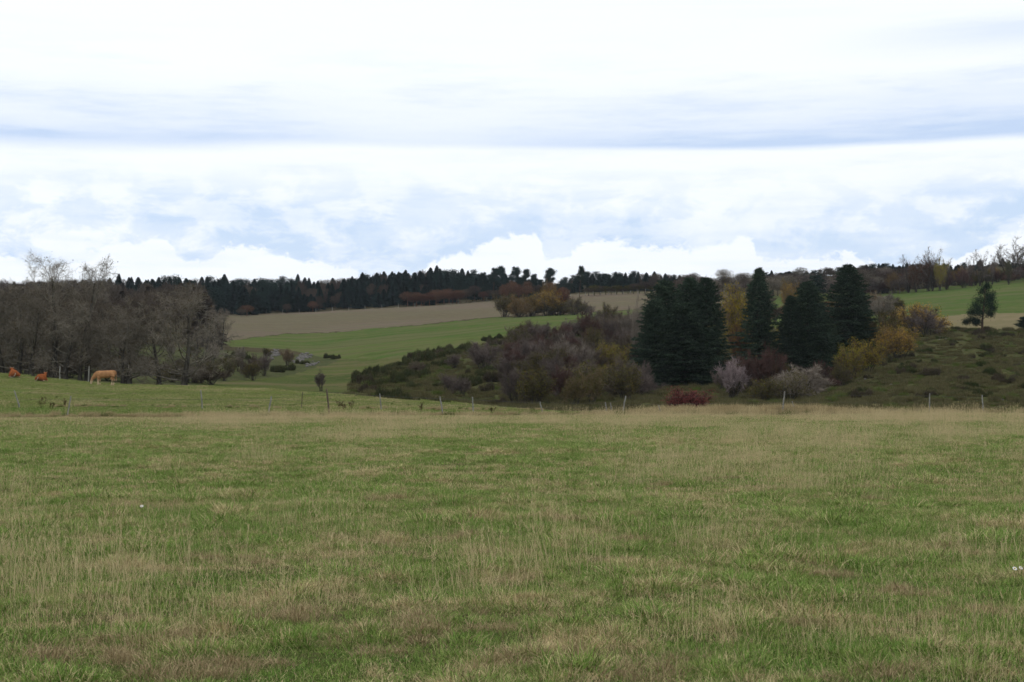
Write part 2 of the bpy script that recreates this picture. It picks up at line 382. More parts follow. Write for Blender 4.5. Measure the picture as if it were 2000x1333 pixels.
Xg = (CG[:, None] - 1000) / F * DG[None, :]
VV = np.stack([Xg, np.broadcast_to(DG[None, :], Xg.shape), ZG], -1).reshape(-1, 3)
nd = len(DG)
I, J = np.meshgrid(np.arange(len(CG) - 1), np.arange(nd - 1), indexing='ij')
Q = np.stack([I * nd + J, (I + 1) * nd + J, (I + 1) * nd + J + 1, I * nd + J + 1], -1)
for r, (nm, mt) in enumerate(GM):
    q = Q[REG == r]
    if not len(q): continue
    u, inv = np.unique(q, return_inverse=True)
    mb = MB(); mb.add(VV[u], quads=inv.reshape(-1, 4))
    tag(put(nm, mb.mesh(nm, mt, smooth=True)), None, kind='structure')

# near meadow: a sheet running under and behind the camera
def meadow_mat():
    m, t, b = principled('meadow_soil', .95)
    geo = t.n.new('ShaderNodeNewGeometry'); P = geo.outputs['Position']
    n1 = t.noise(P, .35, 4, .6); n2 = t.noise(P, 7.0, 5, .7); n3 = t.noise(P, 40, 3, .7)
    sp = t.n.new('ShaderNodeSeparateXYZ'); t.l.new(P, sp.inputs[0])
    col = t.mix(t.ss(t.math('ADD', n1, t.math('MULTIPLY', t.math('SUBTRACT', n2, .5), .5)), .4, .6), (.050, .075, .018), (.105, .088, .045))
    col = t.mix(t.math('MULTIPLY', t.ss(n3, .45, .62), .6), col, (.05, .04, .02))
    t.l.new(col, b.inputs['Base Color'])
    return m
gx = np.concatenate([[-420, -250, -160], np.linspace(-110, 110, 260), [160, 250, 420]]); gy = np.concatenate([[-300, -150, -60], np.linspace(-30, 97.4, 200)])
GX, GY = np.meshgrid(gx, gy, indexing='ij'); GZ = zm(GX, GY)
mb = MB(); n1_, n2_ = GX.shape
I, J = np.meshgrid(np.arange(n1_ - 1), np.arange(n2_ - 1), indexing='ij')
mb.add(np.stack([GX, GY, GZ], -1).reshape(-1, 3), quads=np.stack([I * n2_ + J, (I + 1) * n2_ + J, (I + 1) * n2_ + J + 1, I * n2_ + J + 1], -1).reshape(-1, 4))
tag(put('meadow', mb.mesh('meadow', meadow_mat(), smooth=True)), None, kind='structure')
# ------------------------------------------------------------------ grass (uncountable: instanced turf patches)
def grassmat(name, greens, straws, bias, ycurve=None, patch=.55):
    m, t, b = principled(name, .7)
    geo = t.n.new('ShaderNodeNewGeometry'); P = geo.outputs['Position']; rnd = geo.outputs['Random Per Island']
    n1 = t.noise(P, patch * 1.5, 5, .66, .4); n0 = t.noise(P, patch * .22, 3, .5); n2 = t.noise(P, patch * 6, 3, .65)
    sp = t.n.new('ShaderNodeSeparateXYZ'); t.l.new(P, sp.inputs[0])
    far = t.ss(sp.outputs[1], 60, 97)
    base = t.math('ADD', t.math('MULTIPLY', t.math('SUBTRACT', n1, .5), 3.8), t.math('MULTIPLY', t.math('SUBTRACT', n0, .5), 1.3))
    base = t.math('ADD', base, t.math('MULTIPLY', t.math('SUBTRACT', n2, .5), 2.4))
    base = t.math('ADD', base, bias)
    base = t.math('ADD', base, t.math('MULTIPLY', t.ss(sp.outputs[1], 66, 92), .38)) if patch > .3 else t.math('ADD', base, t.math('MULTIPLY', t.ss(sp.outputs[1], 105, 109), .62))
    dry = t.ss(t.math('SUBTRACT', t.math('MINIMUM', t.math('MAXIMUM', base, .13), .88), rnd), -.06, .06)
    n5 = t.noise(P, 6.5, 3, .65)
    r2 = t.math('FRACT', t.math('MULTIPLY', rnd, 17.31)); r3 = t.math('FRACT', t.math('MULTIPLY', rnd, 53.7))
    g = t.mix(r2, greens[0], greens[1]); g = t.mix(t.ss(n2, .4, .65), g, greens[2]); g = t.mix(t.ss(r3, .72, .8), g, tuple(c * .38 for c in greens[2]))
    s = t.mix(r3, straws[0], straws[1]); s = t.mix(t.ss(r2, .55, .8), s, straws[2]); s = t.mix(t.ss(r3, .84, .9), s, tuple(c * .5 for c in straws[2]))
    fin = t.n.new('ShaderNodeHueSaturation'); t.l.new(t.mix(dry, g, s), fin.inputs['Color'])
    t.l.new(t.math('ADD', .46, t.math('MULTIPLY', n5, 1.15)), fin.inputs['Value'])
    t.l.new(fin.outputs[0], b.inputs['Base Color'])
    return m
M_turf = grassmat('turf_blades', [(.20, .295, .066), (.30, .385, .105), (.145, .27, .052)], [(.56, .44, .235), (.70, .57, .32), (.36, .265, .15)], .27)
M_turf2 = grassmat('pasture_blades', [(.22, .27, .075), (.28, .31, .10), (.18, .25, .06)], [(.44, .37, .19), (.50, .42, .23), (.34, .29, .15)], -.30, patch=.16)
def simplemat(name, a, b, rough=.8):
    m, t, bs = principled(name, rough); geo = t.n.new('ShaderNodeNewGeometry')
    oi = t.n.new('ShaderNodeObjectInfo')
    t.l.new(t.mix(geo.outputs['Random Per Island'], a, b), bs.inputs['Base Color']); return m
M_stalk = simplemat('dry_stalk', (.68, .56, .32), (.45, .35, .19))
M_tuss = simplemat('matted_dead_grass', (.50, .39, .22), (.22, .165, .09))
M_tussg = simplemat('pale_dead_grass', (.52, .41, .25), (.30, .23, .13))

def blades(mb, n, size, hmin, hmax, wmin, wmax, lean, rng, dome=None, center=None, droop=.5, segs=3):
    """curved tapering blades of grass"""
    if center is None:
        xy = rng.uniform(-size / 2, size / 2, (n, 2))
    else:
        r = size * np.sqrt(rng.random(n)); a = rng.random(n) * 6.283; xy = np.stack([r * np.cos(a), r * np.sin(a)], 1) + center
    h = hmin + (hmax - hmin) * rng.random(n)**1.6; a = rng.random(n) * 6.283; ln = np.abs(rng.normal(0, lean, n)) + .05
    if dome is not None:
        rel = xy - center; a = np.arctan2(rel[:, 1], rel[:, 0]) + rng.normal(0, .8, n); ln = ln + .5 * np.hypot(rel[:, 0], rel[:, 1]) / size
    dirx, diry = np.cos(a), np.sin(a); w = rng.uniform(wmin, wmax, n)
    wa = rng.random(n) * 6.283; wx, wy = np.cos(wa), np.sin(wa)
    zb = np.zeros(n) - .01
    if dome is not None: zb = dome * np.clip(1 - ((xy - center)**2).sum(1) / size**2, 0, 1) * .6
    px, py, pz = xy[:, 0].copy(), xy[:, 1].copy(), zb.copy(); ang = ln * .35; V = []
    for k in range(segs + 1):
        ww = w * (1 - k / segs)**.7 * .5 if k < segs else w * 0
        if k < segs:
            V += [np.stack([px - wx * ww, py - wy * ww, pz], 1), np.stack([px + wx * ww, py + wy * ww, pz], 1)]
        else: V += [np.stack([px, py, pz], 1)]
        st = h / segs; px += dirx * np.sin(ang) * st; py += diry * np.sin(ang) * st; pz += np.cos(ang) * st
        ang = ang + ln * droop * 2 * (k + 1) / segs
    nv = 2 * segs + 1; V = np.stack(V, 1).reshape(-1, 3); b = np.arange(n)[:, None] * nv
    q = np.concatenate([b + np.array([[2 * k, 2 * k + 1, 2 * k + 3, 2 * k + 2]]) for k in range(segs - 1)])
    t = b + np.array([[2 * segs - 2, 2 * segs - 1, 2 * segs]])
    mb.add(V, quads=q, tris=t)
def hidden_collection(name, meshes):
    c = bpy.data.collections.new(name)
    for i, me in enumerate(meshes): c.objects.link(bpy.data.objects.new(f'{name}_{i:02d}', me))
    return c
def scatter(name, coll, pts, rot, scl, idx, label, cat):
    me = bpy.data.meshes.new(name); me.vertices.add(len(pts)); me.vertices.foreach_set('co', np.asarray(pts, np.float32).ravel())
    a = me.attributes.new('rot', 'FLOAT_VECTOR', 'POINT'); a.data.foreach_set('vector', np.asarray(rot, np.float32).ravel())
    a = me.attributes.new('scl', 'FLOAT_VECTOR', 'POINT'); a.data.foreach_set('vector', np.asarray(scl, np.float32).ravel())
    a = me.attributes.new('idx', 'INT', 'POINT'); a.data.foreach_set('value', np.asarray(idx, np.int32))
    o = put(name, me)
    g = bpy.data.node_groups.new(name, 'GeometryNodeTree')
    g.interface.new_socket('Geometry', in_out='INPUT', socket_type='NodeSocketGeometry')
    g.interface.new_socket('Geometry', in_out='OUTPUT', socket_type='NodeSocketGeometry')
    gi = g.nodes.new('NodeGroupInput'); go = g.nodes.new('NodeGroupOutput')
    ci = g.nodes.new('GeometryNodeCollectionInfo'); ci.inputs[0].default_value = coll; ci.inputs[1].default_value = True; ci.inputs[2].default_value = True
    ip = g.nodes.new('GeometryNodeInstanceOnPoints'); ip.inputs['Pick Instance'].default_value = True
    g.links.new(gi.outputs[0], ip.inputs[0]); g.links.new(ci.outputs[0], ip.inputs['Instance'])
    for nm, ty, sock in (('rot', 'FLOAT_VECTOR', 'Rotation'), ('scl', 'FLOAT_VECTOR', 'Scale'), ('idx', 'INT', 'Instance Index')):
        na = g.nodes.new('GeometryNodeInputNamedAttribute'); na.data_type = ty; na.inputs['Name'].default_value = nm
        out = [s for s in na.outputs if s.enabled and s.name == 'Attribute'][0]; g.links.new(out, ip.inputs[sock])
    g.links.new(ip.outputs[0], go.inputs[0])
    o.modifiers.new('scatter', 'NODES').node_group = g
    return tag(o, label, cat, kind='stuff')
rng = np.random.default_rng(5)
def patch(n, size, *a, seed=0, mat=None, **k):
    mb = MB(); blades(mb, n, size, *a, np.random.default_rng(seed), **k); return mb.mesh('turf', mat)
turf = []
for s in range(4):                                   # 0-3 fine turf, 1 m
    mb = MB(); r_ = np.random.default_rng(s)
    blades(mb, 4400, 1.15, .02, .065, .003, .006, 1.0, r_); blades(mb, 1700, 1.15, .05, .16, .0016, .0032, 1.5, r_, droop=.6)
    turf.append(mb.mesh('turf', M_turf))
for s in range(3):                                   # 4-6 middle, 2 m
    mb = MB(); r_ = np.random.default_rng(20 + s)
    blades(mb, 6400, 2.3, .02, .075, .007, .013, .9, r_, segs=2); blades(mb, 1700, 2.3, .05, .14, .004, .008, 1.0, r_, segs=2)
    turf.append(mb.mesh('turf', M_turf))
for s in range(3):                                   # 7-9 far, 4 m
    mb = MB(); r_ = np.random.default_rng(40 + s)
    blades(mb, 7500, 4.6, .03, .09, .014, .026, .8, r_, segs=2); blades(mb, 2200, 4.6, .06, .17, .008, .014, .7, r_, segs=2)
    turf.append(mb.mesh('turf', M_turf))
for s in range(5):                                   # 10-14 small tufts
    mb = MB(); r_ = np.random.default_rng(60 + s)
    blades(mb, 420, .15, .035, .10 + .015 * s, .0018, .0036, 1.15, r_, dome=.075, center=np.array([0, 0]), droop=.6); turf.append(mb.mesh('turf', M_turf))
C_turf = hidden_collection('turf_patches', turf)
def cells(y0, y1, step, ang, margin):
    out = []
    y = y0
    while y < y1:
        hw = y * ang + margin
        for x in np.arange(-hw, hw, step): out.append((x + rng.uniform(-.2, .2) * step, y + rng.uniform(-.2, .2) * step))
        y += step
    return np.array(out)
P, Rr, Sc, Ix = [], [], [], []
for (y0, y1, st, lo, hi, mar) in ((3.2, 24, .85, 0, 4, 7), (24, 52, 1.7, 4, 7, 14), (52, 98.5, 3.4, 7, 10, 26)):
    c = cells(y0, y1, st, .40, mar)
    for x, y in c:
        s = rng.uniform(.92, 1.2); tall = .25 + 1.1 * fbm(x / 1.6, y / 1.6, 33, 3)
        P.append((x, y, float(zm(x, y)))); Rr.append((0, 0, rng.random() * 6.283)); Sc.append((s, s, s * tall)); Ix.append(rng.integers(lo, hi))
for k in range(26000):
    y = 3.5 + 52 * rng.random()**1.15; x = rng.uniform(-1, 1) * (y * .38 + 6)
    if fbm(x / .7 + 30, y / .9 + 30, 91, 3) < .50: continue
    s = rng.uniform(.5, 1.0 + .6 * (rng.random() < .3)) * (1 + y / 70); P.append((x, y, float(zm(x, y)) - .01)); Rr.append((rng.normal(0, .1), rng.normal(0, .1), rng.random() * 6.283)); Sc.append((s * rng.uniform(.9, 1.3), s, s * rng.uniform(.55, 1.0) / (1 + y / 90))); Ix.append(rng.integers(10, 15))
scatter('meadow_grass', C_turf, P, Rr, Sc, Ix, 'short green and straw coloured grass covering the near meadow', 'grass')

# tall dry flowering stalks, in loose drifts
st_m = []
for s in range(4):
    mb = MB(); r_ = np.random.default_rng(70 + s); n = 26
    blades(mb, n, .55, .18, .50, .0022, .0038, .42, r_, center=np.array([0, 0]), droop=.45, segs=4)
    blades(mb, 50, .6, .10, .26, .0025, .004, 1.0, r_, center=np.array([0, 0]), segs=3)
    # seed heads: short narrow plumes near the tip heights
    rr = .5 * np.sqrt(r_.random(14)); aa = r_.random(14) * 6.283
    base = np.stack([rr * np.cos(aa), rr * np.sin(aa), r_.uniform(.22, .42, 14)], 1)
    for b0 in base:
        tip = b0 + np.array([r_.normal(0, .03), r_.normal(0, .03), .09])
        low = np.array([b0[0] * .8, b0[1] * .8, 0]); mb.tube([low, (low + b0) / 2 + r_.normal(0, .01, 3), b0], [.0013, .0012, .001], 3)
        cc = b0 + (tip - b0) * r_.random((12, 1)) + r_.normal(0, .005, (12, 3)); mb.slivers(cc, np.tile((tip - b0) * .3, (12, 1)), np.full(12, .003), r_)
    st_m.append(mb.mesh('stalks', M_stalk))
C_st = hidden_collection('stalk_clumps', st_m)
P, Rr, Sc, Ix = [], [], [], []
for k in range(9000):
    y = 6.5 + 91 * rng.random()**.75; x = rng.uniform(-1, 1) * (y * .38 + 2)
    dens = fbm(x / 4.5 + 7, y / 6 + 3, 55, 3) + (.03 if y > 75 else 0) + .05 * (x > -3)
    if dens < .665 + rng.normal(0, .10): continue
    if y < 14 and rng.random() < .3: continue
    s = rng.uniform(.6, 1.15) * (1 + max(0, y - 40) / 130)
    P.append((x, y, float(zm(x, y)))); Rr.append((rng.normal(0, .06), rng.normal(0, .06), rng.random() * 6.283)); Sc.append((s, s, s * rng.uniform(.7, 1.1))); Ix.append(rng.integers(0, 4))
print('stalk clumps', len(P))
scatter('dry_stalks', C_st, P, Rr, Sc, Ix, 'tall thin dry grass stalks standing in drifts across the meadow', 'dry grass')

# matted brown tussocks
tm = []
for s in range(4):
    mb = MB(); r_ = np.random.default_rng(90 + s)
    _ = [blades(mb, 170, r_.uniform(.08, .2), .05, .2, .0025, .005, 1.3, r_, dome=r_.uniform(.05, .16), center=r_.uniform(-.2, .2, 2), droop=.7) for q_ in range(5)]
    tm.append(mb.mesh('tussock', M_tuss if s < 3 else M_tussg))
C_tm = hidden_collection('tussock_clumps', tm)
P, Rr, Sc, Ix = [], [], [], []
def tuss(px, Y, n, spread, idx=None, s0=1.0):
    d = (CAM_Z) / (Y - HORIZON) * F; x0 = (px - 1000) / F * d
    for k in range(max(2, int(n * .7))):
        x = x0 + rng.normal(0, spread); y = d + rng.normal(0, spread * .7); s = s0 * rng.uniform(.55, 1.1)
        P.append((x, y, float(zm(x, y)) - .02)); Rr.append((0, 0, rng.random() * 6.283)); Sc.append((s, s, s * rng.uniform(.6, .9))); Ix.append(rng.integers(0, 3) if idx is None else idx)
for a in [(480, 1215, 6, .3), (840, 1215, 6, .35), (930, 1200, 6, .3), (800, 1250, 4, .25), (600, 1175, 3, .2), (330, 1250, 7, .5), (220, 1245, 5, .4), (540, 1300, 4, .3),
          (880, 1280, 5, .4), (270, 985, 4, .5), (235, 968, 3, .3), (1215, 1056, 4, .4), (1240, 1060, 3, .3), (1535, 1110, 3, .3), (1640, 1165, 6, .6), (1850, 955, 6, 1.4), (1740, 955, 5, 1.2),
          (1500, 1215, 3, .4), (1290, 1275, 3, .25), (1580, 1300, 3, .4), (1430, 925, 4, 1.0), (1150, 940, 4, 1.0), (870, 1050, 3, .4), (740, 965, 3, .6), (90, 1260, 4, .3), (1120, 1010, 3, .4),
          (1920, 1170, 3, .3), (1780, 1060, 3, .5), (400, 1080, 3, .3), (500, 1040, 3, .4), (1030, 1120, 3, .3), (350, 1300, 4, .3), (1080, 1310, 3, .3), (1400, 1060, 2, .3)]:
    tuss(*a)
for k in range(420):
    y = 7 + 80 * rng.random()**.8; x = rng.uniform(-1, 1) * (y * .38 + 2); s = rng.uniform(.4, .9)
    P.append((x, y, float(zm(x, y)) - .02)); Rr.append((0, 0, rng.random() * 6.283)); Sc.append((s, s, s * .6)); Ix.append(rng.choice([0, 1, 2, 3, 3]))
scatter('dead_tussocks', C_tm, P, Rr, Sc, Ix, 'matted brown and grey heaps of dead grass lying in the meadow', 'dead grass')

# coarser tufts on pasture edge, strip and slopes
fm = []
M_fr = simplemat('fringe_tuft', (.50, .40, .22), (.28, .225, .12)); M_hg = simplemat('heath_tuft', (.19, .16, .08), (.07, .074, .03)); M_gt = simplemat('green_tuft', (.085, .13, .028), (.13, .145, .045))
for s, mt in enumerate((M_fr, M_fr, M_hg, M_hg, M_gt)):
    mb = MB(); blades(mb, 420, .5, .15, .42, .012, .025, .8, np.random.default_rng(120 + s), dome=.12, center=np.array([0, 0]), segs=2); fm.append(mb.mesh('tuft', mt))
C_fm = hidden_collection('tuft_clumps', fm)
def fill(test, n, sel, smin, smax):
    P, Rr, Sc, Ix = [], [], [], []
    for k in range(n):
        r = test()
        if r is None: continue
        p = at(*r); s = rng.uniform(smin, smax)
        P.append(tuple(p)); Rr.append((0, 0, rng.random() * 6.283)); Sc.append((s * 1.05, s, s * rng.uniform(.7, 1.5))); Ix.append(rng.choice(sel))
    return P, Rr, Sc, Ix
def edge():
    px = rng.uniform(-500, 2600); d = 97.6 + abs(rng.normal(0, 1.0)); return (px, d) if rng.random() < (.35 + .65 * (fbm(px / 60, 3, 4) > .5)) else None
a = fill(edge, 900, [0, 1, 1, 4], .35, .8)
def mound():
    px = rng.normal(1490, 70) if rng.random() < .7 else rng.uniform(1230, 1620); return (px, rng.uniform(98.5, 101))
b = fill(mound, 300, [0, 0, 1], .7, 1.25)
def line2():
    px = rng.uniform(-200, 1180); return (px, 107.5 + rng.normal(0, .5)) if fbm(px / 40, 9, 6) > .5 else None
c = fill(line2, 260, [0, 1, 0, 4], .25, .5)
scatter('fringe_grass', C_fm, *[sum((list(q[i]) for q in (a, b, c)), []) for i in range(4)], 'rank tan grass along the fence at the far edge of the meadow', 'grass')
def heath():
    px = rng.uniform(650, 2700); d = rng.uniform(128, 335)
    i = min(max(np.searchsorted(cx, px), 0), len(cx) - 1); j = min(np.searchsorted(dx, d), len(dx) - 1)
    return (px, d) if REG[i, j] == 2 else None
a = fill(heath, 15000, [2, 2, 2, 3, 3, 3, 2, 3, 2, 4], .6, 1.6)
scatter('heath_grass', C_fm, *a, 'rough tussocky grass on the slopes behind the meadow', 'grass')
past_m = []
for s in range(4):
    mb = MB(); blades(mb, 8500, 5.6, .03, .085, .02, .036, .9, np.random.default_rng(140 + s), segs=2); blades(mb, 900, 5.6, .07, .16, .012, .02, .7, np.random.default_rng(150 + s), segs=2); past_m.append(mb.mesh('turf', M_turf2))
C_past = hidden_collection('pasture_patches', past_m)
P, Rr, Sc, Ix = [], [], [], []
y = 99.5
while y < 164:
    for x in np.arange(-y * .4, y * .11, 4.6):
        X_ = x + rng.uniform(-.6, .6); px = 1000 + X_ / y * F
        if px > 1230 or y > np.interp(px, PX, ST[2][0]) + 4: continue
        zz = [ground(1000 + (X_ + a) / (y + b) * F, y + b) for a, b in ((-2, 0), (2, 0), (0, -2), (0, 2))]
        sx_ = (zz[1] - zz[0]) / 4; sy_ = (zz[3] - zz[2]) / 4
        P.append((X_, y, sum(zz) / 4)); Rr.append((math.atan(sy_), -math.atan(sx_), 0)); Sc.append((rng.choice([-1, 1]), rng.choice([-1, 1]), rng.uniform(.7, 1.1))); Ix.append(rng.integers(0, 4))
    y += 4.4
scatter('pasture_turf', C_past, P, Rr, Sc, Ix, 'short green turf of the pasture where the cows are', 'grass')
def past():
    px = rng.uniform(-200, 1150); d = rng.uniform(108, 158); return (px, d) if d < np.interp(px, PX, ST[2][0]) and fbm(px / 50, d / 4, 8) > .5 else None
a = fill(past, 500, [4, 4, 4, 1], .12, .24)
a = [list(x) for x in a]
scatter('pasture_grass', C_fm, *a, 'low uneven tufts of grass in the cow pasture', 'grass')
# ------------------------------------------------------------------ plant builders
def unit(v): return v / (np.linalg.norm(v) + 1e-9)
def branch_path(p, d, L, n, rng, wob, up):
    pts = [p]; d = unit(d)
    for i in range(n):
        d = unit(d + rng.normal(0, wob, 3) + np.array([0, 0, up])); pts.append(pts[-1] + d * L / n)
    return np.array(pts)
def grow(mb, p, d, L, r, lev, spec, rng, ends, mat=0):
    """recursive limbs; spec[lev] = (children, length ratio, angle, segments, wobble, upturn, first fork)"""
    nch, lr, ang, seg, wob, up, first = spec[lev]
    pts = branch_path(p, d, L, seg, rng, wob, up)
    rad = r * (1 - np.linspace(0, 1, seg + 1) * .8)
    mb.tube(pts, rad, 7 if lev == 0 else (4 if lev == 1 else 3), mat)
    if lev + 1 >= len(spec):
        ends.append((pts, L)); return
    for k in range(nch):
        f = first + (1 - first) * (k + rng.random()) / nch
        x = f * seg; i = min(int(x), seg - 1); q = pts[i] + (pts[i + 1] - pts[i]) * (x - i)
        t = unit(pts[i + 1] - pts[i]); s = unit(np.cross(t, rng.normal(size=3)))
        a = ang * rng.uniform(.7, 1.3) * (1 - .45 * f)
        dd = t * math.cos(a) + s * math.sin(a)
        LL = L * lr * rng.uniform(.65, 1.2) * (1.15 - .6 * f)
        grow(mb, q, dd, LL, max(rad[i] * .55, .006), lev + 1, spec, rng, ends, mat)
def twigs_from(mb, ends, per, length, width, rng, mat=0, spread=.9, up=.1, droop=0.0):
    P = []; D = []; 
    for pts, L in ends:
        f = rng.random(per) * (len(pts) - 1); i = np.minimum(f.astype(int), len(pts) - 2); fr = (f - i)[:, None]
        P.append(pts[i] * (1 - fr) + pts[i + 1] * fr); t = pts[i + 1] - pts[i]; t /= np.linalg.norm(t, axis=1)[:, None] + 1e-9
        D.append(t + rng.normal(0, spread, (per, 3)) + np.array([0, 0, up]))
    P = np.concatenate(P); D = np.concatenate(D); D /= np.linalg.norm(D, axis=1)[:, None]
    Ls = length * rng.uniform(.4, 1.3, len(P)); mb.slivers(P, D * Ls[:, None], np.full(len(P), width) * rng.uniform(.6, 1.3, len(P)), rng, mat, droop=droop)
    return P + D * Ls[:, None]

M_bark = barkmat('grey_bark', (.030, .027, .022), (.085, .078, .062), 3)
M_limb = barkmat('lichened_limb', (.095, .084, .064), (.21, .19, .148), 3)
M_twig_grey = leafmat('twig_grey_brown', (.24, .21, .165), (.13, .11, .085), scale=.25)
M_twig_dark = leafmat('twig_dark_brown', (.14, .11, .08), (.08, .065, .047), scale=.25)
M_twig_mauve = leafmat('twig_mauve', (.17, .134, .116), (.098, .078, .068), scale=.4)
M_twig_red = leafmat('twig_red_brown', (.115, .066, .055), (.07, .043, .035), scale=.4)
M_twig_pale = leafmat('twig_silver_pink', (.31, .25, .24), (.17, .13, .13), scale=.5)
M_twig_tan = leafmat('twig_tan', (.20, .145, .09), (.13, .095, .06), scale=.5)
M_twig_beige = leafmat('twig_beige', (.25, .21, .17), (.16, .135, .105), scale=.5)
M_leaf_dead = leafmat('leaf_last_brown', (.085, .052, .025), (.075, .065, .026), scale=.5)
M_leaf_yellow = leafmat('leaf_yellow', (.42, .30, .035), (.28, .22, .035), (.14, .135, .03), scale=.5)
M_leaf_ygreen = leafmat('leaf_yellow_green', (.23, .20, .03), (.13, .14, .028), (.28, .20, .03), scale=.5)
M_leaf_gold = leafmat('leaf_golden', (.46, .27, .045), (.30, .20, .05), (.16, .13, .03), scale=.5)
M_leaf_orange = leafmat('leaf_orange', (.22, .115, .03), (.15, .092, .032), (.11, .09, .025), scale=.5)
M_leaf_rust = leafmat('leaf_rust', (.13, .040, .020), (.085, .034, .020), (.10, .06, .02), scale=.5)
M_leaf_crimson = leafmat('leaf_crimson', (.23, .068, .06), (.14, .042, .042), scale=.8)
M_leaf_olive = leafmat('leaf_olive', (.10, .092, .028), (.055, .062, .02), (.15, .11, .03), scale=.4)
M_leaf_broom = leafmat('leaf_broom', (.068, .080, .032), (.042, .054, .022), (.095, .08, .036), scale=.6)
M_needle = leafmat('needle_fir', (.044, .068, .044), (.017, .030, .021), (.072, .10, .06), scale=.5)
M_needle_far = leafmat('needle_far_conifer', (.028, .050, .040), (.014, .028, .025), scale=.05, hue=.05)
M_needle_pine = leafmat('needle_pine', (.026, .046, .028), (.014, .026, .018), scale=.4)
M_wood_pine = barkmat('pine_bark', (.06, .04, .028), (.11, .075, .05), 2)
M_far_brown = leafmat('far_brown_crown', (.105, .080, .062), (.062, .050, .038), scale=.04, hue=.03)
M_far_rust = leafmat('far_rust_crown', (.165, .082, .052), (.095, .055, .038), scale=.06, hue=.02)

def extent(mbs, q=97.5):
    v = np.concatenate([x for m in mbs for x in m.v]); return float(np.percentile(v[:, 2], 99.6)), float(np.percentile(np.hypot(v[:, 0], v[:, 1]), q))
# --- large bare broadleaf trees
def make_bare(seed, H=13.0, spread=.75, low=.16, per=22, twl=.75, lean=0.0, leaf=900, n0=20, e0=8, tp=.62):
    rng = np.random.default_rng(seed); tr = MB(); cr = MB(); lf = MB(); ends = []
    pts = branch_path(np.array([0, 0, -.2]), np.array([lean, 0, 1.0]), H * .80, 9, rng, .07, .05)
    tr.tube(pts, np.linspace(H * .026, H * .006, 10) * (1 + .5 * np.exp(-np.arange(10) * 1.6)), 8)
    spec = [(6, .52, .85, 5, .20, .02, .25), (5, .5, .8, 4, .22, .03, .15), (4, .5, .8, 3, .25, .05, .1), (0, 0, 0, 3, .25, .04, 0)]
    n = n0
    for k in range(n):
        f = low + (.98 - low) * (k + rng.random()) / n; x = f * 9; i = min(int(x), 8); q = pts[i] + (pts[i + 1] - pts[i]) * (x - i)
        a = k * 2.4 + rng.normal(0, .4); elev = R(e0 + (63 - e0) * f + rng.normal(0, 10))
        L = H * spread * .62 * (1 - tp * max(f - .25, 0) / .75) * rng.uniform(.7, 1.15)
        grow(cr, q, np.array([math.cos(a) * math.cos(elev), math.sin(a) * math.cos(elev), math.sin(elev)]), L, H * .0085 * (1.25 - f), 0, spec, rng, ends)
    tips = twigs_from(cr, ends, per, twl, .024, rng, 1, droop=.1)
    lf.leaves(tips[rng.integers(0, len(tips), leaf)], rng.uniform(.05, .11, leaf), rng)
    return (tr.mesh('trunk', M_bark, True), cr.mesh('limbs', [M_limb, M_twig_grey]), lf.mesh('last_leaves', M_leaf_dead), extent([cr]))
BARE = [make_bare(1, 13, .78, .14, 2), make_bare(2, 12, .85, .10, 2, lean=.06), make_bare(3, 14, .62, .2, 2), make_bare(4, 11, .9, .09, 2, lean=-.08), make_bare(5, 13, .66, .12, 2, leaf=260, n0=15, e0=34, tp=.42)]
BH = [b[3][0] for b in BARE]
def bare_tree(px, d, H, v, label, group=None, twig=None, rz=None, name='bare_tree', wide=1.0, leaf=True, dz=0):
    p = at(px, d, dz); s = H / BH[v]
    o = put(name, None, None, p, rng.random() * 6.28 if rz is None else rz, (s * wide, s * wide, s)); tag(o, label, 'tree', group)
    put('trunk', BARE[v][0], o); c = put('crown', BARE[v][1], o)
    if twig is not None:
        for sl in (0, 1): c.material_slots[sl].link = 'OBJECT'
        c.material_slots[0].material = M_bark; c.material_slots[1].material = twig
    if leaf: put('last_leaves', BARE[v][2], o)
    return o
def hgt(px, d, Ytop, dz=0): return (CAM_Z + (HORIZON - Ytop) / F * d) - ground(px, d) - dz
rng = np.random.default_rng(11)
rowA = [ # px, base row, top row, variant, label
 (358, 751, 556, 3, 'bare oak-like tree with low spreading limbs, last of the row before the valley opens'),
 (310, 748, 600, 1, 'small bare tree just left of the last tree of the pasture row'),
 (252, 744, 585, 1, 'bare tree forking low into crooked limbs right of the grazing cow'),
 (241, 744, 620, 3, 'slim bare tree squeezed behind the rump of the grazing cow'),
 (171, 739, 508, 4, 'tall straight bare tree behind the grazing cow with its crown against the sky'),
 (157, 738, 610, 0, 'dark low-forking bare tree beside the tall straight trunk'),
 (104, 733, 500, 4, 'tallest bare tree of the row with a few leaves left against the sky'),
 (128, 735, 590, 1, 'middling bare tree between the two tallest crowns of the row'),
 (62, 731, 575, 1, 'bare tree behind the lying cow that is nearer the middle'),
 (35, 730, 560, 3, 'dark bare tree just right of the cow lying at the picture edge'),
 (4, 728, 548, 0, 'bare tree cut by the left picture edge'),
]
for px, Y, Yt, v, lab in rowA:
    d = max(158.0, (find_d(px, Y, 150, 240) or 160)); d = min(d, 172) + rng.uniform(0, 3)
    bare_tree(px, d, hgt(px, d, Yt), v, lab, 'bare trees along the upper edge of the pasture', leaf=True, wide=.95 if v == 4 else 1.2)
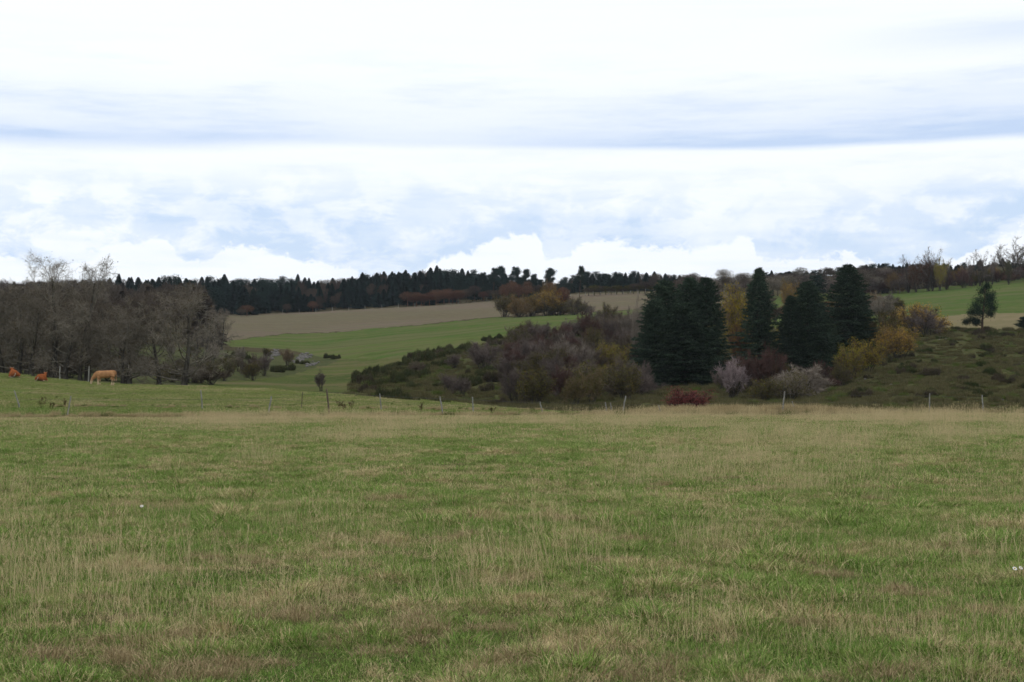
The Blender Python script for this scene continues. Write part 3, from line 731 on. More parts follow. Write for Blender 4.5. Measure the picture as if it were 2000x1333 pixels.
for k in range(30):                                              # the copse behind the row
    px = -140 + 590 * (k + rng.random()) / 44; d = rng.uniform(185, 300)
    cw = 'behind the lying cows' if px < 120 else 'behind the grazing cow' if px < 260 else 'behind the last trees of the row'
    Yt = np.interp(px, [-140, 100, 250, 350, 400, 450], [545, 552, 575, 590, 600, 640]) + rng.uniform(0, 45)
    bare_tree(px, d, hgt(px, d, Yt), int(rng.integers(0, 4)), 'bare grey-brown tree in the copse %s' % cw, 'bare trees of the copse %s' % cw,
              twig=[M_twig_grey, M_twig_dark, M_twig_dark][rng.integers(0, 3)], wide=1.05, leaf=bool(rng.random() < .4))
for px, d, Yt, v, lab in ((405, 330, 598, 1, 'pale bare tree with an open fan of limbs in front of the dark wood'), (432, 345, 604, 3, 'pale bare tree at the lower left corner of the ploughed field'),
                          (385, 260, 640, 1, 'low bare tree on the bank right of the pasture row'), (420, 235, 668, 3, 'sprawling bare thorn tree at the foot of the bank')):
    bare_tree(px, d, hgt(px, d, Yt), v, lab, twig=M_twig_beige, leaf=False)
# --- shrubs: many stems fanning from the base, unit height about 3 m
def make_shrub(seed, H=3.0, W=1.5, stems=16, erect=.5, per=14, twl=.42, leaves=6500, ls=.042):
    rng = np.random.default_rng(seed); st = MB(); tw = MB(); lf = MB(); ends = []
    spec = [(5, .5, .6, 4, .14, .05, .3), (4, .5, .7, 3, .18, .05, .15), (0, 0, 0, 2, .2, .05, 0)]
    for k in range(stems):
        a = rng.random() * 6.283; t = (1 - erect) * rng.random()**.6 * 1.25
        d = np.array([math.cos(a) * math.sin(t), math.sin(a) * math.sin(t), math.cos(t)])
        L = H * .78 * rng.uniform(.75, 1.05) * (1 - .12 * t)
        b = np.array([rng.normal(0, .12 * W), rng.normal(0, .12 * W), -.1])
        grow(st, b, d, L, .035, 0, spec, rng, ends)
    tips = twigs_from(tw, ends, per, twl, .022, rng, 0, spread=.6)
    # foliage hangs round the outer twigs in clumps
    cc = tips[rng.integers(0, len(tips), leaves)] + rng.normal(0, .07, (leaves, 3)); cc[:, 2] = np.maximum(cc[:, 2], .03)
    lf.leaves(cc, rng.uniform(ls * .6, ls * 1.4, leaves), rng)
    return st, tw, lf
def shrub_set(seed, **k):
    a, b, c = make_shrub(seed, **k)
    return (a.mesh('stems', M_bark), b.mesh('twigs', M_twig_mauve), c.mesh('foliage', M_leaf_olive), extent([b, c], 95))
SH = [shrub_set(201, W=2.2, erect=.35), shrub_set(202, W=1.6, erect=.5, stems=13), shrub_set(203, W=1.2, erect=.68, stems=12), shrub_set(204, W=2.4, erect=.2, stems=20)]
SH.append(shrub_set(205, W=.5, erect=.62, stems=6, per=7, twl=.30)); SH.append(shrub_set(206, W=.5, erect=.45, stems=8, per=6, twl=.30))
SW = [2 * s[3][1] for s in SH]; SZ = [s[3][0] for s in SH]
def shrub(px, d, H, W, twig, leaf, label, group=None, v=None, name='shrub', cat='bush', dz=0.0, trunk=None):
    v = int(rng.integers(0, 4)) if v is None else v
    o = put(name, None, None, at(px, d, dz), rng.random() * 6.28, (W / SW[v], W / SW[v], H / SZ[v])); tag(o, label, cat, group)
    s = put('stems', SH[v][0], o); set_mat(s, trunk or M_bark)
    t = put('twigs', SH[v][1], o); set_mat(t, twig)
    if leaf is not None: f = put('foliage', SH[v][2], o); set_mat(f, leaf)
    return o
def spx(x0, x1, Yb, Yt, twig, leaf, label, group=None, v=None, name='shrub', cat='bush', d=None, dmin=128, dd=0):
    """shrub given by its span across and its base and top rows"""
    px = (x0 + x1) / 2
    if d is None: d = find_d(px, Yb, dmin, 700) or 300.0
    d += dd
    return shrub(px, d, max(.5, hgt(px, d, Yt)), (x1 - x0) / F * d, twig, leaf, label, group, v, name, cat)

for px, d, Yt, v, wd, lab in ((1412, 600, 524, 4, .7, 'slender bare tree on the skyline left of the tall single fir'), (1437, 600, 516, 4, .8, 'paler bare tree on the skyline close left of the tall single fir'),
                          (1345, 600, 540, 4, .6, 'small bare tree on the skyline above the fir clump'), (1775, 520, 484, 4, .75, 'bare tree with bird-dark knots standing out of the hedge'),
                          (1822, 515, 468, 4, .55, 'narrow wind-bent bare tree above the yellow bush of the hedge'), (1850, 515, 492, 1, .6, 'low round bare tree beside the narrow bent one'),
                          (1915, 515, 474, 4, .6, 'thin forked bare tree alone against the white cloud'), (1900, 520, 488, 4, .5, 'spindly bare sapling beside the thin forked tree'),
                          (1940, 520, 484, 4, .5, 'spindly bare sapling left of the big pale tree'), (1978, 548, 452, 4, 1.3, 'big pale bare tree on the hedge near the right picture edge'), (2003, 548, 458, 4, 1.2, 'bare tree cut by the right picture edge on the hedge')):
    H_ = hgt(px, d, Yt + 10); shrub(px, d, H_, H_ * wd * .85, M_twig_beige if px > 1960 or px < 1500 else M_twig_mauve, None, lab, 'bare trees standing up from the skyline', 4 if wd < .8 else 5, 'bare_tree', 'tree')


G_isl = 'autumn bushes of the island in the fields'
for a in [(960, 1012, 612, 574, M_twig_tan, M_leaf_olive, 'olive round bush at the left end of the bush island in the fields', 0),
          (985, 1040, 616, 577, M_twig_tan, M_leaf_orange, 'dull orange bush behind the left end of the bush island', 3),
          (1005, 1065, 618, 580, M_twig_tan, M_leaf_olive, 'low olive-brown bush in front of the bush island', 3),
          (1035, 1105, 618, 568, M_twig_tan, M_leaf_gold, 'golden-orange bush in the middle of the bush island', 0),
          (1055, 1095, 614, 550, M_twig_tan, M_leaf_orange, 'tallest orange bush rising from the bush island', 0),
          (1080, 1120, 612, 566, M_twig_red, M_leaf_rust, 'rust-red bush behind the golden one of the bush island', 0),
          (1055, 1120, 621, 584, M_twig_mauve, M_leaf_olive, 'grey-olive bush at the front of the bush island', 3),
          (1095, 1150, 620, 580, M_twig_mauve, M_leaf_olive, 'brown bush right of the middle of the bush island', 3),
          (1020, 1060, 614, 575, M_twig_mauve, M_leaf_olive, 'brown-olive bush filling the left middle of the bush island', 0),
          (1118, 1162, 616, 588, M_twig_mauve, None, 'leafless mauve bush at the right end of the bush island', 3)]:
    x0, x1, yb, yt, tw, lf, lab, v = a; spx(x0, x1, yb, yt, tw, lf, lab, G_isl, v, d=455 + rng.uniform(-8, 8) - (yb - 612) * 2)

G_th = 'bare purplish bushes of the thicket left of the firs'
LB = 'mauve-grey leafless bush in the thicket left of the fir clump'
for a in [(905, 985, 725, 665, M_twig_mauve, None, 'wide mauve leafless bush at the top of the heath slope', 0),
          (870, 905, 720, 690, M_twig_mauve, None, 'small mauve bush left of the wide one on the heath slope', 1),
          (995, 1060, 740, 655, M_twig_mauve, None, 'tall mauve leafless bush at the left front of the thicket', 1),
          (1030, 1085, 725, 648, M_twig_red, None, 'reddish leafless bush near the top of the thicket', 1),
          (1050, 1105, 765, 690, M_twig_mauve, None, 'grey-mauve bush in the middle of the thicket', 1),
          (1065, 1125, 735, 655, M_twig_beige, None, 'pale grey bush with fine upright twigs in the thicket', 2),
          (1075, 1120, 790, 712, M_twig_red, None, 'bush with red-brown twig tips low in the thicket', 1),
          (1100, 1150, 795, 735, M_twig_tan, M_leaf_olive, 'olive-brown bush at the foot of the thicket', 0),
          (1120, 1165, 745, 665, M_twig_beige, None, 'pale upright leafless bush behind the yellowing one', 2),
          (1150, 1200, 770, 715, M_twig_tan, M_leaf_ygreen, 'yellowish green bush low in the thicket', 0),
          (1160, 1235, 735, 670, M_twig_tan, M_leaf_ygreen, 'green-gold bush high in the thicket', 0),
          (1130, 1185, 790, 720, M_twig_tan, M_leaf_olive, 'dark olive bush beside the yellowish green one', 0),
          (1190, 1255, 785, 715, M_twig_dark, M_leaf_olive, 'dark brown-olive bush against the skirt of the fir clump', 0),
          (1200, 1250, 690, 600, M_twig_beige, None, 'grey leafless bush reaching highest left of the fir clump', 2),
          (1170, 1215, 680, 620, M_twig_mauve, None, 'leafless mauve bush at the upper right of the thicket', 1),
          (1150, 1190, 668, 625, M_twig_red, None, 'small reddish bush on the top line of the thicket', 1),
          (1100, 1145, 660, 628, M_twig_mauve, None, 'small grey-mauve bush on the top line of the thicket', 1),
          (1045, 1080, 662, 635, M_twig_mauve, None, 'thin mauve sapling bush on the rim above the heath slope', 2),
          (1225, 1262, 720, 575, M_twig_beige, None, 'tall thin grey bush touching the left side of the firs', 2),
          (1085, 1130, 655, 622, M_twig_beige, None, 'pale spindly bush below the bush island', 2)]:
    spx(*a[:7], G_th, a[7], dmin=140)
for k in range(115):
    px = rng.uniform(1000, 1255) if k < 85 else rng.uniform(1110, 1258); d = rng.uniform(165, 300) if k < 85 else rng.uniform(235, 325); up_ = np.interp(px, [1000, 1120, 1200, 1250], [668, 648, 624, 614])
    if row_of(px, d) < up_: continue
    tw_ = ' near its foot' if d < 215 else ' halfway up' if d < 262 else ' near the rim'
    shrub(px, d, rng.uniform(2.6, 5.4), rng.uniform(3.2, 5.6), [M_twig_mauve, M_twig_dark, M_twig_mauve, M_twig_red, M_twig_dark][rng.integers(0, 5)], [None, None, None, None, M_leaf_olive][rng.integers(0, 5)], LB + tw_, G_th + tw_)

# heath slopes: dark broom
def make_broom(seed):
    r = np.random.default_rng(seed); mb = MB()
    for q in range(9):
        cx_, cy_ = r.uniform(-.75, .75, 2); hh = r.uniform(.35, 1.05); rad = r.uniform(.22, .5); n = 330
        a = r.random(n) * 6.283; rr = rad * np.sqrt(r.random(n)); top = hh * (1 - (rr / rad)**2 * .5)
        base = np.stack([cx_ + np.cos(a) * rr * .6, cy_ + np.sin(a) * rr * .6, top * .2 * r.random(n)], 1)
        tip = np.stack([cx_ + np.cos(a) * rr * 1.1, cy_ + np.sin(a) * rr * 1.1, top * r.uniform(.5, 1.15, n)], 1)
        mb.slivers(base, tip - base, r.uniform(.03, .06, n), r, 0, bend=.15)
        cc = base + (tip - base) * r.uniform(.4, 1, (n, 1)); mb.leaves(cc, r.uniform(.025, .055, n), r)
    return mb.mesh('broom', M_leaf_broom)
BR = [make_broom(s) for s in (301, 302, 303, 304)]
M_leaf_br2 = leafmat('leaf_broom_green', (.055, .075, .024), (.034, .048, .016), (.08, .07, .028), scale=.6)
M_leaf_br3 = leafmat('leaf_heather_brown', (.10, .078, .055), (.068, .056, .038), (.06, .06, .026), scale=.6)
def broom(px, d, H, W, label, group, mat=None):
    o = put('broom_bush', BR[int(rng.integers(0, 4))], None, at(px, d, -.05), rng.random() * 6.28, (W / 2, W / 2 * rng.uniform(.8, 1.1), H))
    if mat: set_mat(o, mat)
    return tag(o, label, 'bush', group)
def part_of(px, d):
    hi = ', high up' if d > 245 else ', halfway up' if d > 200 else ', low down'
    if px > 1500: return (' under the golden bushes' if px < 1830 else ' below the lone pine' if px < 1960 else ' by the right picture edge') + hi
    return (' near its low left end' if px < 820 else ' around the wide mauve bush' if px < 960 else ' beside the thicket') + hi
def slope_set(n, test, label, group, hs, ws, mats):
    c = 0; k = 0
    while c < n and k < n * 60:
        k += 1; r = test()
        if r is None: continue
        H = rng.uniform(*hs); wh = part_of(*r); broom(r[0], r[1], H, H * rng.uniform(*ws), label + wh, group + wh, mats[rng.integers(0, len(mats))]); c += 1
def reg(px, d):
    i = min(max(np.searchsorted(cx, px) - 1, 0), len(cx) - 1); j = min(np.searchsorted(dx, d), len(dx) - 1); return REG[i, j]
def tl():
    px = rng.uniform(690, 1080); d = rng.uniform(165, 305)
    return (px, d) if reg(px, d) == 2 and fbm(px / 25, d / 12, 21, 3) > .47 else None
slope_set(95, tl, 'dark broom bush on the heath slope', 'broom bushes on the heath slope', (.6, 1.8), (1.6, 3.4), [M_leaf_broom, M_leaf_broom, M_leaf_br3])
def trr():
    px = rng.uniform(1660, 2120); d = rng.uniform(150, 300)
    return (px, d) if reg(px, d) == 2 and fbm(px / 30, d / 12, 22, 3) > .46 else None
slope_set(125, trr, 'green-brown broom bush on the slope', 'broom bushes on the right-hand slope', (.4, 1.3), (1.6, 4.0), [M_leaf_broom, M_leaf_br2, M_leaf_br3, M_leaf_br3])
rim = [(700, 742), (715, 738), (738, 733), (752, 730), (770, 722), (790, 716), (802, 708), (820, 700), (838, 700), (852, 694), (868, 690), (880, 694), (912, 682), (925, 688), (955, 668), (972, 664), (1000, 656), (1015, 655), (1030, 652)]
for px, Y in rim:
    d = find_d(px, Y, 150, 330) or 262; H = rng.uniform(1.1, 1.9)
    broom(px, d, H, H * rng.uniform(1.7, 2.6), 'dark broom bush on the upper rim of the heath slope', 'broom bushes on the rim of the heath slope', M_leaf_broom)
for px, Y, H, lab in ((640, 700, 1.3, 'small dark bush at the tip of the rocky bank'), (655, 702, 1.0, 'smallest dark bush beyond the tip of the rocky bank'), (555, 724, 1.6, 'dark green bush just below the two heaps of pale rocks'),
                      (590, 712, 1.2, 'dark low bush between the pale rocks'), (540, 728, 1.2, 'dark low bush at the foot of the rocky bank'), (450, 655, 1.6, 'dark green bush at the left tip of the ploughed field'), (468, 657, 1.5, 'second dark green bush at the tip of the ploughed field'), (485, 660, 1.0, 'last small dark bush where the ploughed field meets the green field'),
                      (700, 748, 1.2, 'dark bush at the low end of the heath slope rim')):
    d = find_d(px, Y, 190, 420) or 300; broom(px, d, H, H * 2.2, lab, None, M_leaf_broom)
for a in [(497, 535, 735, 690, M_twig_mauve, None, 'mauve leafless bush left of the pale rock heap', 1), (545, 578, 715, 680, M_twig_tan, None, 'brownish leafless bush between the two pale rock heaps', 1), (465, 500, 738, 700, M_twig_mauve, None, 'leafless bush at the left of the rocky bank', 0),
          (615, 640, 765, 722, M_twig_mauve, None, 'single upright leafless bush in the valley behind the dark fence post', 2), (510, 530, 700, 680, M_twig_dark, M_leaf_olive, 'small dark bush on top of the rocky bank', 1),
          (855, 895, 768, 728, M_twig_mauve, None, 'round mauve bush low on the heath slope', 1), (795, 835, 735, 705, M_twig_dark, None, 'brown leafless bush in the broom of the heath slope', 0), (880, 925, 775, 735, M_twig_mauve, None, 'mauve bush amid the heath slope, low centre', 0)]:
    spx(*a[:7], None, a[7], dmin=178 if a[0] < 700 else 140)
for k in range(34):
    px = -60 + 480 * (k + rng.random()) / 34; d = rng.uniform(186, 235)
    shrub(px, d, rng.uniform(1.6, 3.4), rng.uniform(3, 5), M_twig_dark if k % 2 else M_twig_grey, M_leaf_olive if k % 4 == 0 else None, 'dark scrub bush between the trunks behind the pasture', 'scrub between the trunks behind the pasture')
for k in range(16):
    px = rng.uniform(330, 500); d = rng.uniform(200, 300)
    shrub(px, d, rng.uniform(1.5, 3), rng.uniform(2, 3.5), M_twig_dark if k % 2 else M_twig_grey, M_leaf_olive if k % 3 == 0 else None, 'scrubby brown bush on the bank between the bare trees and the rocks', 'scrub on the bank right of the bare trees')

# --- dark firs
def make_fir(seed, H=16.0, Rb=4.0, gap=.44, skirt=.02, power=.75):
    rng = np.random.default_rng(seed); tr = MB(); cr = MB(); z = H * skirt
    tr.tube([(0, 0, -.3), (.03, 0, H * .5), (0, 0, H * .99)], [H * .017, H * .010, .02], 8)
    B, Vv, W = [], [], []
    lob = rng.random(8) * 6.28
    while z < H * .985:
        f = z / H; wl = rng.uniform(.86, 1.12); nb = int(7 + 6 * (1 - f)); a0 = rng.random() * 6.28
        for k in range(nb):
            a = a0 + 6.283 * k / nb + rng.normal(0, .12)
            L = (Rb * (1 - f)**power * (1 - .5 * math.exp(-(1 - f) * 11)) + .10) * rng.uniform(.70, 1.18) * wl * (1 + .10 * math.sin(3 * a + lob[0] + z * .7) + .08 * math.sin(5 * a + z + lob[1]))
            if f < .07: L *= .75 + f * 3.5
            n = 9; t = np.linspace(0, 1, n); el0 = R(rng.uniform(-2, 14) + 28 * f**2)
            hor = t * L; ver = L * (np.sin(el0) * t - .34 * t**2 * (1 - f * .6) + .16 * t**4) + rng.normal(0, .05)
            pts = np.stack([np.cos(a) * hor, np.sin(a) * hor, z + ver], 1)
            if L > .8: cr.tube(pts[::2], np.linspace(.03 + .01 * L, .008, len(pts[::2])), 3)
            m = int(8 + L * 13); ff = rng.random(m)**.75 * .98 + .02; x = ff * (n - 1); i = np.minimum(x.astype(int), n - 2)
            P = pts[i] + (pts[i + 1] - pts[i]) * (x - i)[:, None]; sgn = rng.choice([-1, 1], m)
            ang = a + sgn * rng.uniform(.45, 1.15, m); ll = (.22 + .34 * L * (1 - ff * .72) * .55) * rng.uniform(.6, 1.25, m)
            D = np.stack([np.cos(ang) * ll, np.sin(ang) * ll, -.18 * ll + rng.normal(0, .09, m) * ll], 1)
            B.append(P); Vv.append(D); W.append(.10 + .10 * ll)
            B.append(pts[-3:-2]); Vv.append((pts[-1] - pts[-3])[None] * 1.15); W.append(np.array([.12]))
        z += gap * (1.15 - .55 * f) * rng.uniform(.8, 1.2)
    B = np.concatenate(B); Vv = np.concatenate(Vv); W = np.concatenate(W)
    cr.slivers(B, Vv, W * .8, rng, 1, bend=.12, droop=.12)
    # needle tufts: three small blades set along each spray
    for f in (.35, .6, .85):
        c = B + Vv * f; k = len(c); dv = rng.normal(size=(k, 3)) * .16 + Vv * .35 + np.array([0, 0, -.04])
        cr.slivers(c, dv, W * .45, rng, 1, bend=.1)
    cr.tube([(0, 0, H * .97), (0, 0, H * 1.015)], [.03, .01], 3)
    return tr.mesh('trunk', M_bark, True), cr.mesh('crown', [M_bark, M_needle]), extent([cr], 98.5)
FIR = [make_fir(401, 16, 4.0, power=.52), make_fir(402, 16, 3.6, power=.6), make_fir(403, 16, 2.5, power=.6, skirt=.03), make_fir(404, 16, 3.2, power=.5)]
FR = [f[2][1] for f in FIR]
def fir(px, Yb, Yt, halfw, v, label, d=None, rz=None):
    d = d or find_d(px, Yb, 150, 400); H = hgt(px, d, Yt); Wd = halfw / F * d * 1.22
    o = put('fir_tree', None, None, at(px, d), rng.random() * 6.28 if rz is None else rz, (Wd / FR[v], Wd / FR[v], H / 16.2)); tag(o, label, 'tree', 'dark firs standing in the valley')
    put('trunk', FIR[v][0], o); put('crown', FIR[v][1], o)
fir(1300, 757, 545, 60, 0, 'broad dark fir forming the left side of the fir clump', 222)
fir(1348, 755, 538, 54, 1, 'rounded-topped dark fir in the middle of the fir clump', 226)
fir(1380, 756, 536, 46, 3, 'pointed dark fir forming the right side of the fir clump', 222)
fir(1335, 757, 590, 66, 0, 'lower fir whose boughs sweep the ground at the front of the fir clump', 214)
fir(1280, 757, 580, 42, 3, 'short fir at the outer left skirt of the fir clump', 219)
fir(1483, 735, 520, 37, 2, 'tall single narrow fir right of the yellow tree', 243)
fir(1578, 735, 545, 48, 3, 'dark fir with a blunt top in the right-hand group of firs', 238)
fir(1545, 730, 575, 34, 2, 'shorter dark fir leaning on the left of the blunt-topped one', 236)
fir(1600, 725, 590, 36, 2, 'lower dark fir filling the gap between the blunt-topped and the tallest firs', 244)
fir(1657, 712, 513, 52, 1, 'tallest fir with loosely layered boughs at the right end of the firs', 262)
fir(1680, 700, 565, 28, 2, 'young fir half hidden behind the tallest fir', 272)

# --- trees and bushes between and around the firs
for a in [(1405, 1475, 720, 566, M_twig_tan, M_leaf_yellow, 'yellow-green leaved tree glowing between the fir clump and the single fir', 1, 262, 'tree'),
          (1420, 1470, 722, 640, M_twig_red, M_leaf_orange, 'low orange bush under the yellow-green tree', 1, 250, 'bush'),
          (1525, 1560, 600, 552, M_twig_tan, M_leaf_gold, 'round golden bush on the far slope seen over the firs', 0, 420, 'bush'),
          (1508, 1535, 690, 640, M_twig_tan, M_leaf_ygreen, 'yellow-green bush behind the gap right of the single fir', 1, 280, 'bush'),
          (1400, 1462, 785, 702, M_twig_pale, None, 'silvery pink bush with frosted-looking twigs in front of the firs', 1, 180, 'bush'),
          (1462, 1540, 785, 675, M_twig_red, None, 'dark red-brown thicket of thin stems right of the silvery bush', 2, 188, 'bush'),
          (1430, 1500, 790, 690, M_twig_red, None, 'reddish twiggy bush behind the silvery pink one', 2, 190, 'bush'),
          (1500, 1640, 785, 715, M_twig_beige, None, 'wide rounded pale brown bush with fine twigs in front of the firs', 3, 178, 'bush'),
          (1510, 1590, 788, 730, M_twig_beige, M_leaf_olive, 'low olive-tinged bush at the left of the wide pale brown bush', 3, 174, 'bush'),
          (1630, 1690, 748, 680, M_twig_tan, M_leaf_ygreen, 'yellow-green bush at the foot of the tallest fir', 0, 205, 'bush'),
          (1655, 1730, 742, 668, M_twig_tan, M_leaf_yellow, 'large mustard yellow bush right of the firs', 0, 214, 'bush'),
          (1712, 1795, 710, 640, M_twig_tan, M_leaf_gold, 'large golden-orange bush uphill of the mustard yellow one', 0, 240, 'bush'),
          (1690, 1765, 690, 610, M_twig_tan, M_leaf_olive, 'olive-gold bush between the tallest fir and the golden-orange bush', 0, 262, 'bush'),
          (1745, 1840, 665, 597, M_twig_tan, M_leaf_gold, 'brown-gold bush at the top corner of the broom slope', 0, 288, 'bush'),
          (1775, 1840, 672, 605, M_twig_mauve, None, 'leafless grey bush at the right of the brown-gold one', 0, 284, 'bush'),
          (1690, 1760, 620, 578, M_twig_grey, None, 'grey leafless bush at the left end of the upper green field', 0, 345, 'bush'),
          (1300, 1394, 806, 762, M_twig_red, M_leaf_crimson, 'low dome-shaped crimson bush just beyond the fence', 0, 111, 'bush')]:
    x0, x1, yb, yt, tw, lf, lab, v, d, cat = a
    px = (x0 + x1) / 2; shrub(px, d, hgt(px, d, yt - .05 * (yb - yt)), (x1 - x0) / F * d * 1.05, tw, lf, lab, None, v, 'broadleaf_tree' if cat == 'tree' else 'shrub', cat)
for k in range(26):
    px = rng.uniform(1400, 1650); d = rng.uniform(170, 215)
    shrub(px, d, rng.uniform(1.4, 3.4), rng.uniform(2.2, 3.8), [M_twig_dark, M_twig_red, M_twig_mauve][k % 3], M_leaf_olive if k % 3 == 0 else None, 'dark tangled bush in the shade at the feet of the firs', 'tangled undergrowth bushes at the feet of the firs')
for k in range(34):
    px = rng.uniform(1395, 1760); d = rng.uniform(330, 470)
    shrub(px, d, rng.uniform(3, 6), rng.uniform(4, 7), [M_twig_dark, M_twig_mauve, M_twig_tan][k % 3], [None, M_leaf_olive, None, M_leaf_rust][k % 4], 'brown bush on the far slope glimpsed behind and between the firs', 'brown bushes on the far slope behind the firs')

# --- hedge at the top of the right-hand field
G_h = 'hedge bushes above the right-hand green field'
for k in range(70):
    px = 1690 + 480 * (k + rng.random()) / 70; base = np.interp(px, [1690, 1750, 1800, 1850, 2000, 2200], [575, 568, 560, 553, 541, 530])
    top = np.interp(px, [1690, 1760, 1800, 1840, 1900, 2000, 2200], [552, 530, 514, 516, 522, 518, 514]) + rng.uniform(-3, 16)
    d = 530 + rng.uniform(-16, 26)
    o = shrub(px, d, max(2.5, hgt(px, d, top)), rng.uniform(24, 46) / F * d, [M_twig_dark, M_twig_tan, M_twig_red, M_twig_mauve][rng.integers(0, 4)], [None, M_leaf_olive, M_leaf_rust, None, M_leaf_orange][rng.integers(0, 5)] if rng.random() < .7 else None,
              'brown autumn bush of the hedge above the right-hand green field', G_h)
shrub(1836, 512, hgt(1836, 512, 506), 26 / F * 512, M_twig_tan, M_leaf_ygreen, 'yellow-green bush standing out of the brown hedge', None, 2)
shrub(1972, 505, hgt(1972, 505, 500), 14 / F * 505, M_twig_dark, M_leaf_broom, 'narrow dark evergreen bush beneath the big pale tree of the hedge', None, 2)
for px, yt, w_ in ((1815, 500, 34), (1790, 512, 30)):
    shrub(px, 518, hgt(px, 518, yt), w_ / F * 518, M_twig_dark, M_leaf_rust, 'tall dark brown bush of the hedge under the %s' % ('bent bare tree' if px > 1800 else 'knotty bare tree'), None, 1)
for k in range(8):
    px = 1560 + k * 20 + rng.uniform(-5, 5); d = 470 + rng.uniform(-15, 15)
    broom(px, d, rng.uniform(1, 2), rng.uniform(4, 6), 'low dark bush at the upper rim of the far slope behind the firs', 'low dark bushes on the far rim behind the firs', M_leaf_broom)

# --- pines
def make_pine(seed, H=9.0, low=.25, W=3.0, clumps=26, flat=.55, lean=.1):
    rng = np.random.default_rng(seed); tr = MB(); cr = MB(); nd = MB()
    pts = branch_path(np.array([0, 0, -.2]), np.array([lean, 0, 1.0]), H * .96, 8, rng, .08, .06); tr.tube(pts, np.linspace(H * .02, H * .005, 9), 7)
    for k in range(clumps):
        f = low + (1 - low) * (k + .5 * rng.random()) / clumps; x = min(f * 8, 7.99); i = int(x); q = pts[i] + (pts[i + 1] - pts[i]) * (x - i)
        a = k * 2.4 + rng.normal(0, .5); L = W * (1 - .72 * ((f - low) / (1 - low))**1.3) * rng.uniform(.45, 1.1); el_ = R(rng.uniform(0, 35))
        bp = branch_path(q, np.array([math.cos(a) * math.cos(el_), math.sin(a) * math.cos(el_), math.sin(el_)]), L, 4, rng, .15, .06)
        cr.tube(bp, np.linspace(.05, .02, 5) * H / 9, 4)
        for e in (bp[-1], bp[2], bp[3]):
            n = 170; c = e + rng.normal(0, 1, (n, 3)) * np.array([.42, .42, .42 * flat]) * (W / 3) * rng.uniform(.7, 1.2)
            dv = rng.normal(size=(n, 3)) * .14 + np.array([0, 0, .09]); nd.slivers(c, dv * (W / 3 + .4), np.full(n, .05) * (W / 3 + .2), rng, 0, bend=.1)
            nd.leaves(c[:90], .09 * (W / 3), rng)
    return tr.mesh('trunk', M_wood_pine, True), cr.mesh('limbs', M_wood_pine), nd.mesh('needles', M_needle_pine)
PINE = [make_pine(501, lean=.12), make_pine(502, 9, .5, 3.4, 16, .4, -.08), make_pine(503, 9, .35, 3.0, 20, .5, .05)]
def pine(px, d, Yt, Wpx, v, label, group=None, mat=None, name='pine_tree'):
    H = hgt(px, d, Yt); W = Wpx / F * d / [6.4, 7.0, 6.2][v]
    o = put(name, None, None, at(px, d), rng.random() * 6.28, (W, W, H / 9.0)); tag(o, label, 'tree', group)
    put('trunk', PINE[v][0], o); c = put('crown', PINE[v][1], o); n = put('needles', PINE[v][2], c)
    if mat: set_mat(n, mat)
def lone_pine():
    d = 288.0; k = d / F; o = put('pine_tree', None, None, at(1919, d)); tag(o, 'lone dark pine standing at the top of the broom slope', 'tree')
    r = np.random.default_rng(9); z0 = ground(1919, d); Z = lambda Y: CAM_Z + (HORIZON - Y) * k - z0
    a = MB(); trunk = [(0, 0, -.3), (.05, 0, Z(625)), (.3, .1, Z(605)), (.5, 0, Z(585)), (.7, 0, Z(562))]; a.tube(trunk, [.24, .2, .16, .11, .05], 8); put('trunk', a.mesh('trunk', M_wood_pine, True), o)
    c = MB(); nd = MB()
    for px, Y, rr, dy in ((1929, 560, 7, 0), (1923, 569, 9, .5), (1933, 577, 10, -.5), (1917, 586, 11, .6), (1936, 590, 11, .3), (1926, 594, 12, -.9), (1907, 599, 10, 0), (1922, 605, 13, .9), (1940, 603, 8, 0), (1909, 613, 9, -.6),
                          (1899, 624, 8, 0), (1889, 629, 6, .2), (1911, 628, 6, .3), (1933, 614, 8, -.3), (1902, 610, 7, .8), (1938, 582, 7, .6), (1904, 631, 6, -.5)):
        e = np.array([(px - 1919) * k, dy * 1.6, Z(Y)]); q = np.array([.3 * min(1, e[2] / 4), 0, max(.9, e[2] - .9)])
        c.tube([q, (q + e) / 2 + r.normal(0, .08, 3), e], [.07, .05, .03], 4)
        n = 620; s_ = rr * k * 1.12; pc = e + r.normal(size=(n, 3)) * np.array([.52, .6, .42]) * s_
        nd.slivers(pc, r.normal(size=(n, 3)) * .13 + np.array([0, 0, .12]), np.full(n, .045), r, 0, bend=.1); nd.leaves(pc[:420], .10, r)
    cc = put('crown', c.mesh('limbs', M_wood_pine), o); put('needles', nd.mesh('needles', M_needle_pine), cc)
lone_pine()
pine(2004, 280, 618, 42, 2, 'small dark pine cut by the right picture edge')
for px, Yt, W_, v in ((962, 524, 26, 1), (985, 520, 30, 1), (1003, 522, 30, 1), (1027, 524, 32, 2), (1043, 535, 24, 1), (1068, 524, 34, 1), (1060, 545, 30, 2), (945, 532, 26, 1), (1018, 542, 30, 1), (1080, 556, 22, 2)):
    pine(px, 640 + rng.uniform(-12, 20), Yt, W_, v, 'flat-crowned pine at the right end of the dark wood, showing clumped boughs against the sky', 'flat-crowned pines behind the bush island', M_needle_far)
pine(1132, 600, 520, 20, 1, 'half-dead pine with a long bare trunk standing alone on the skyline')

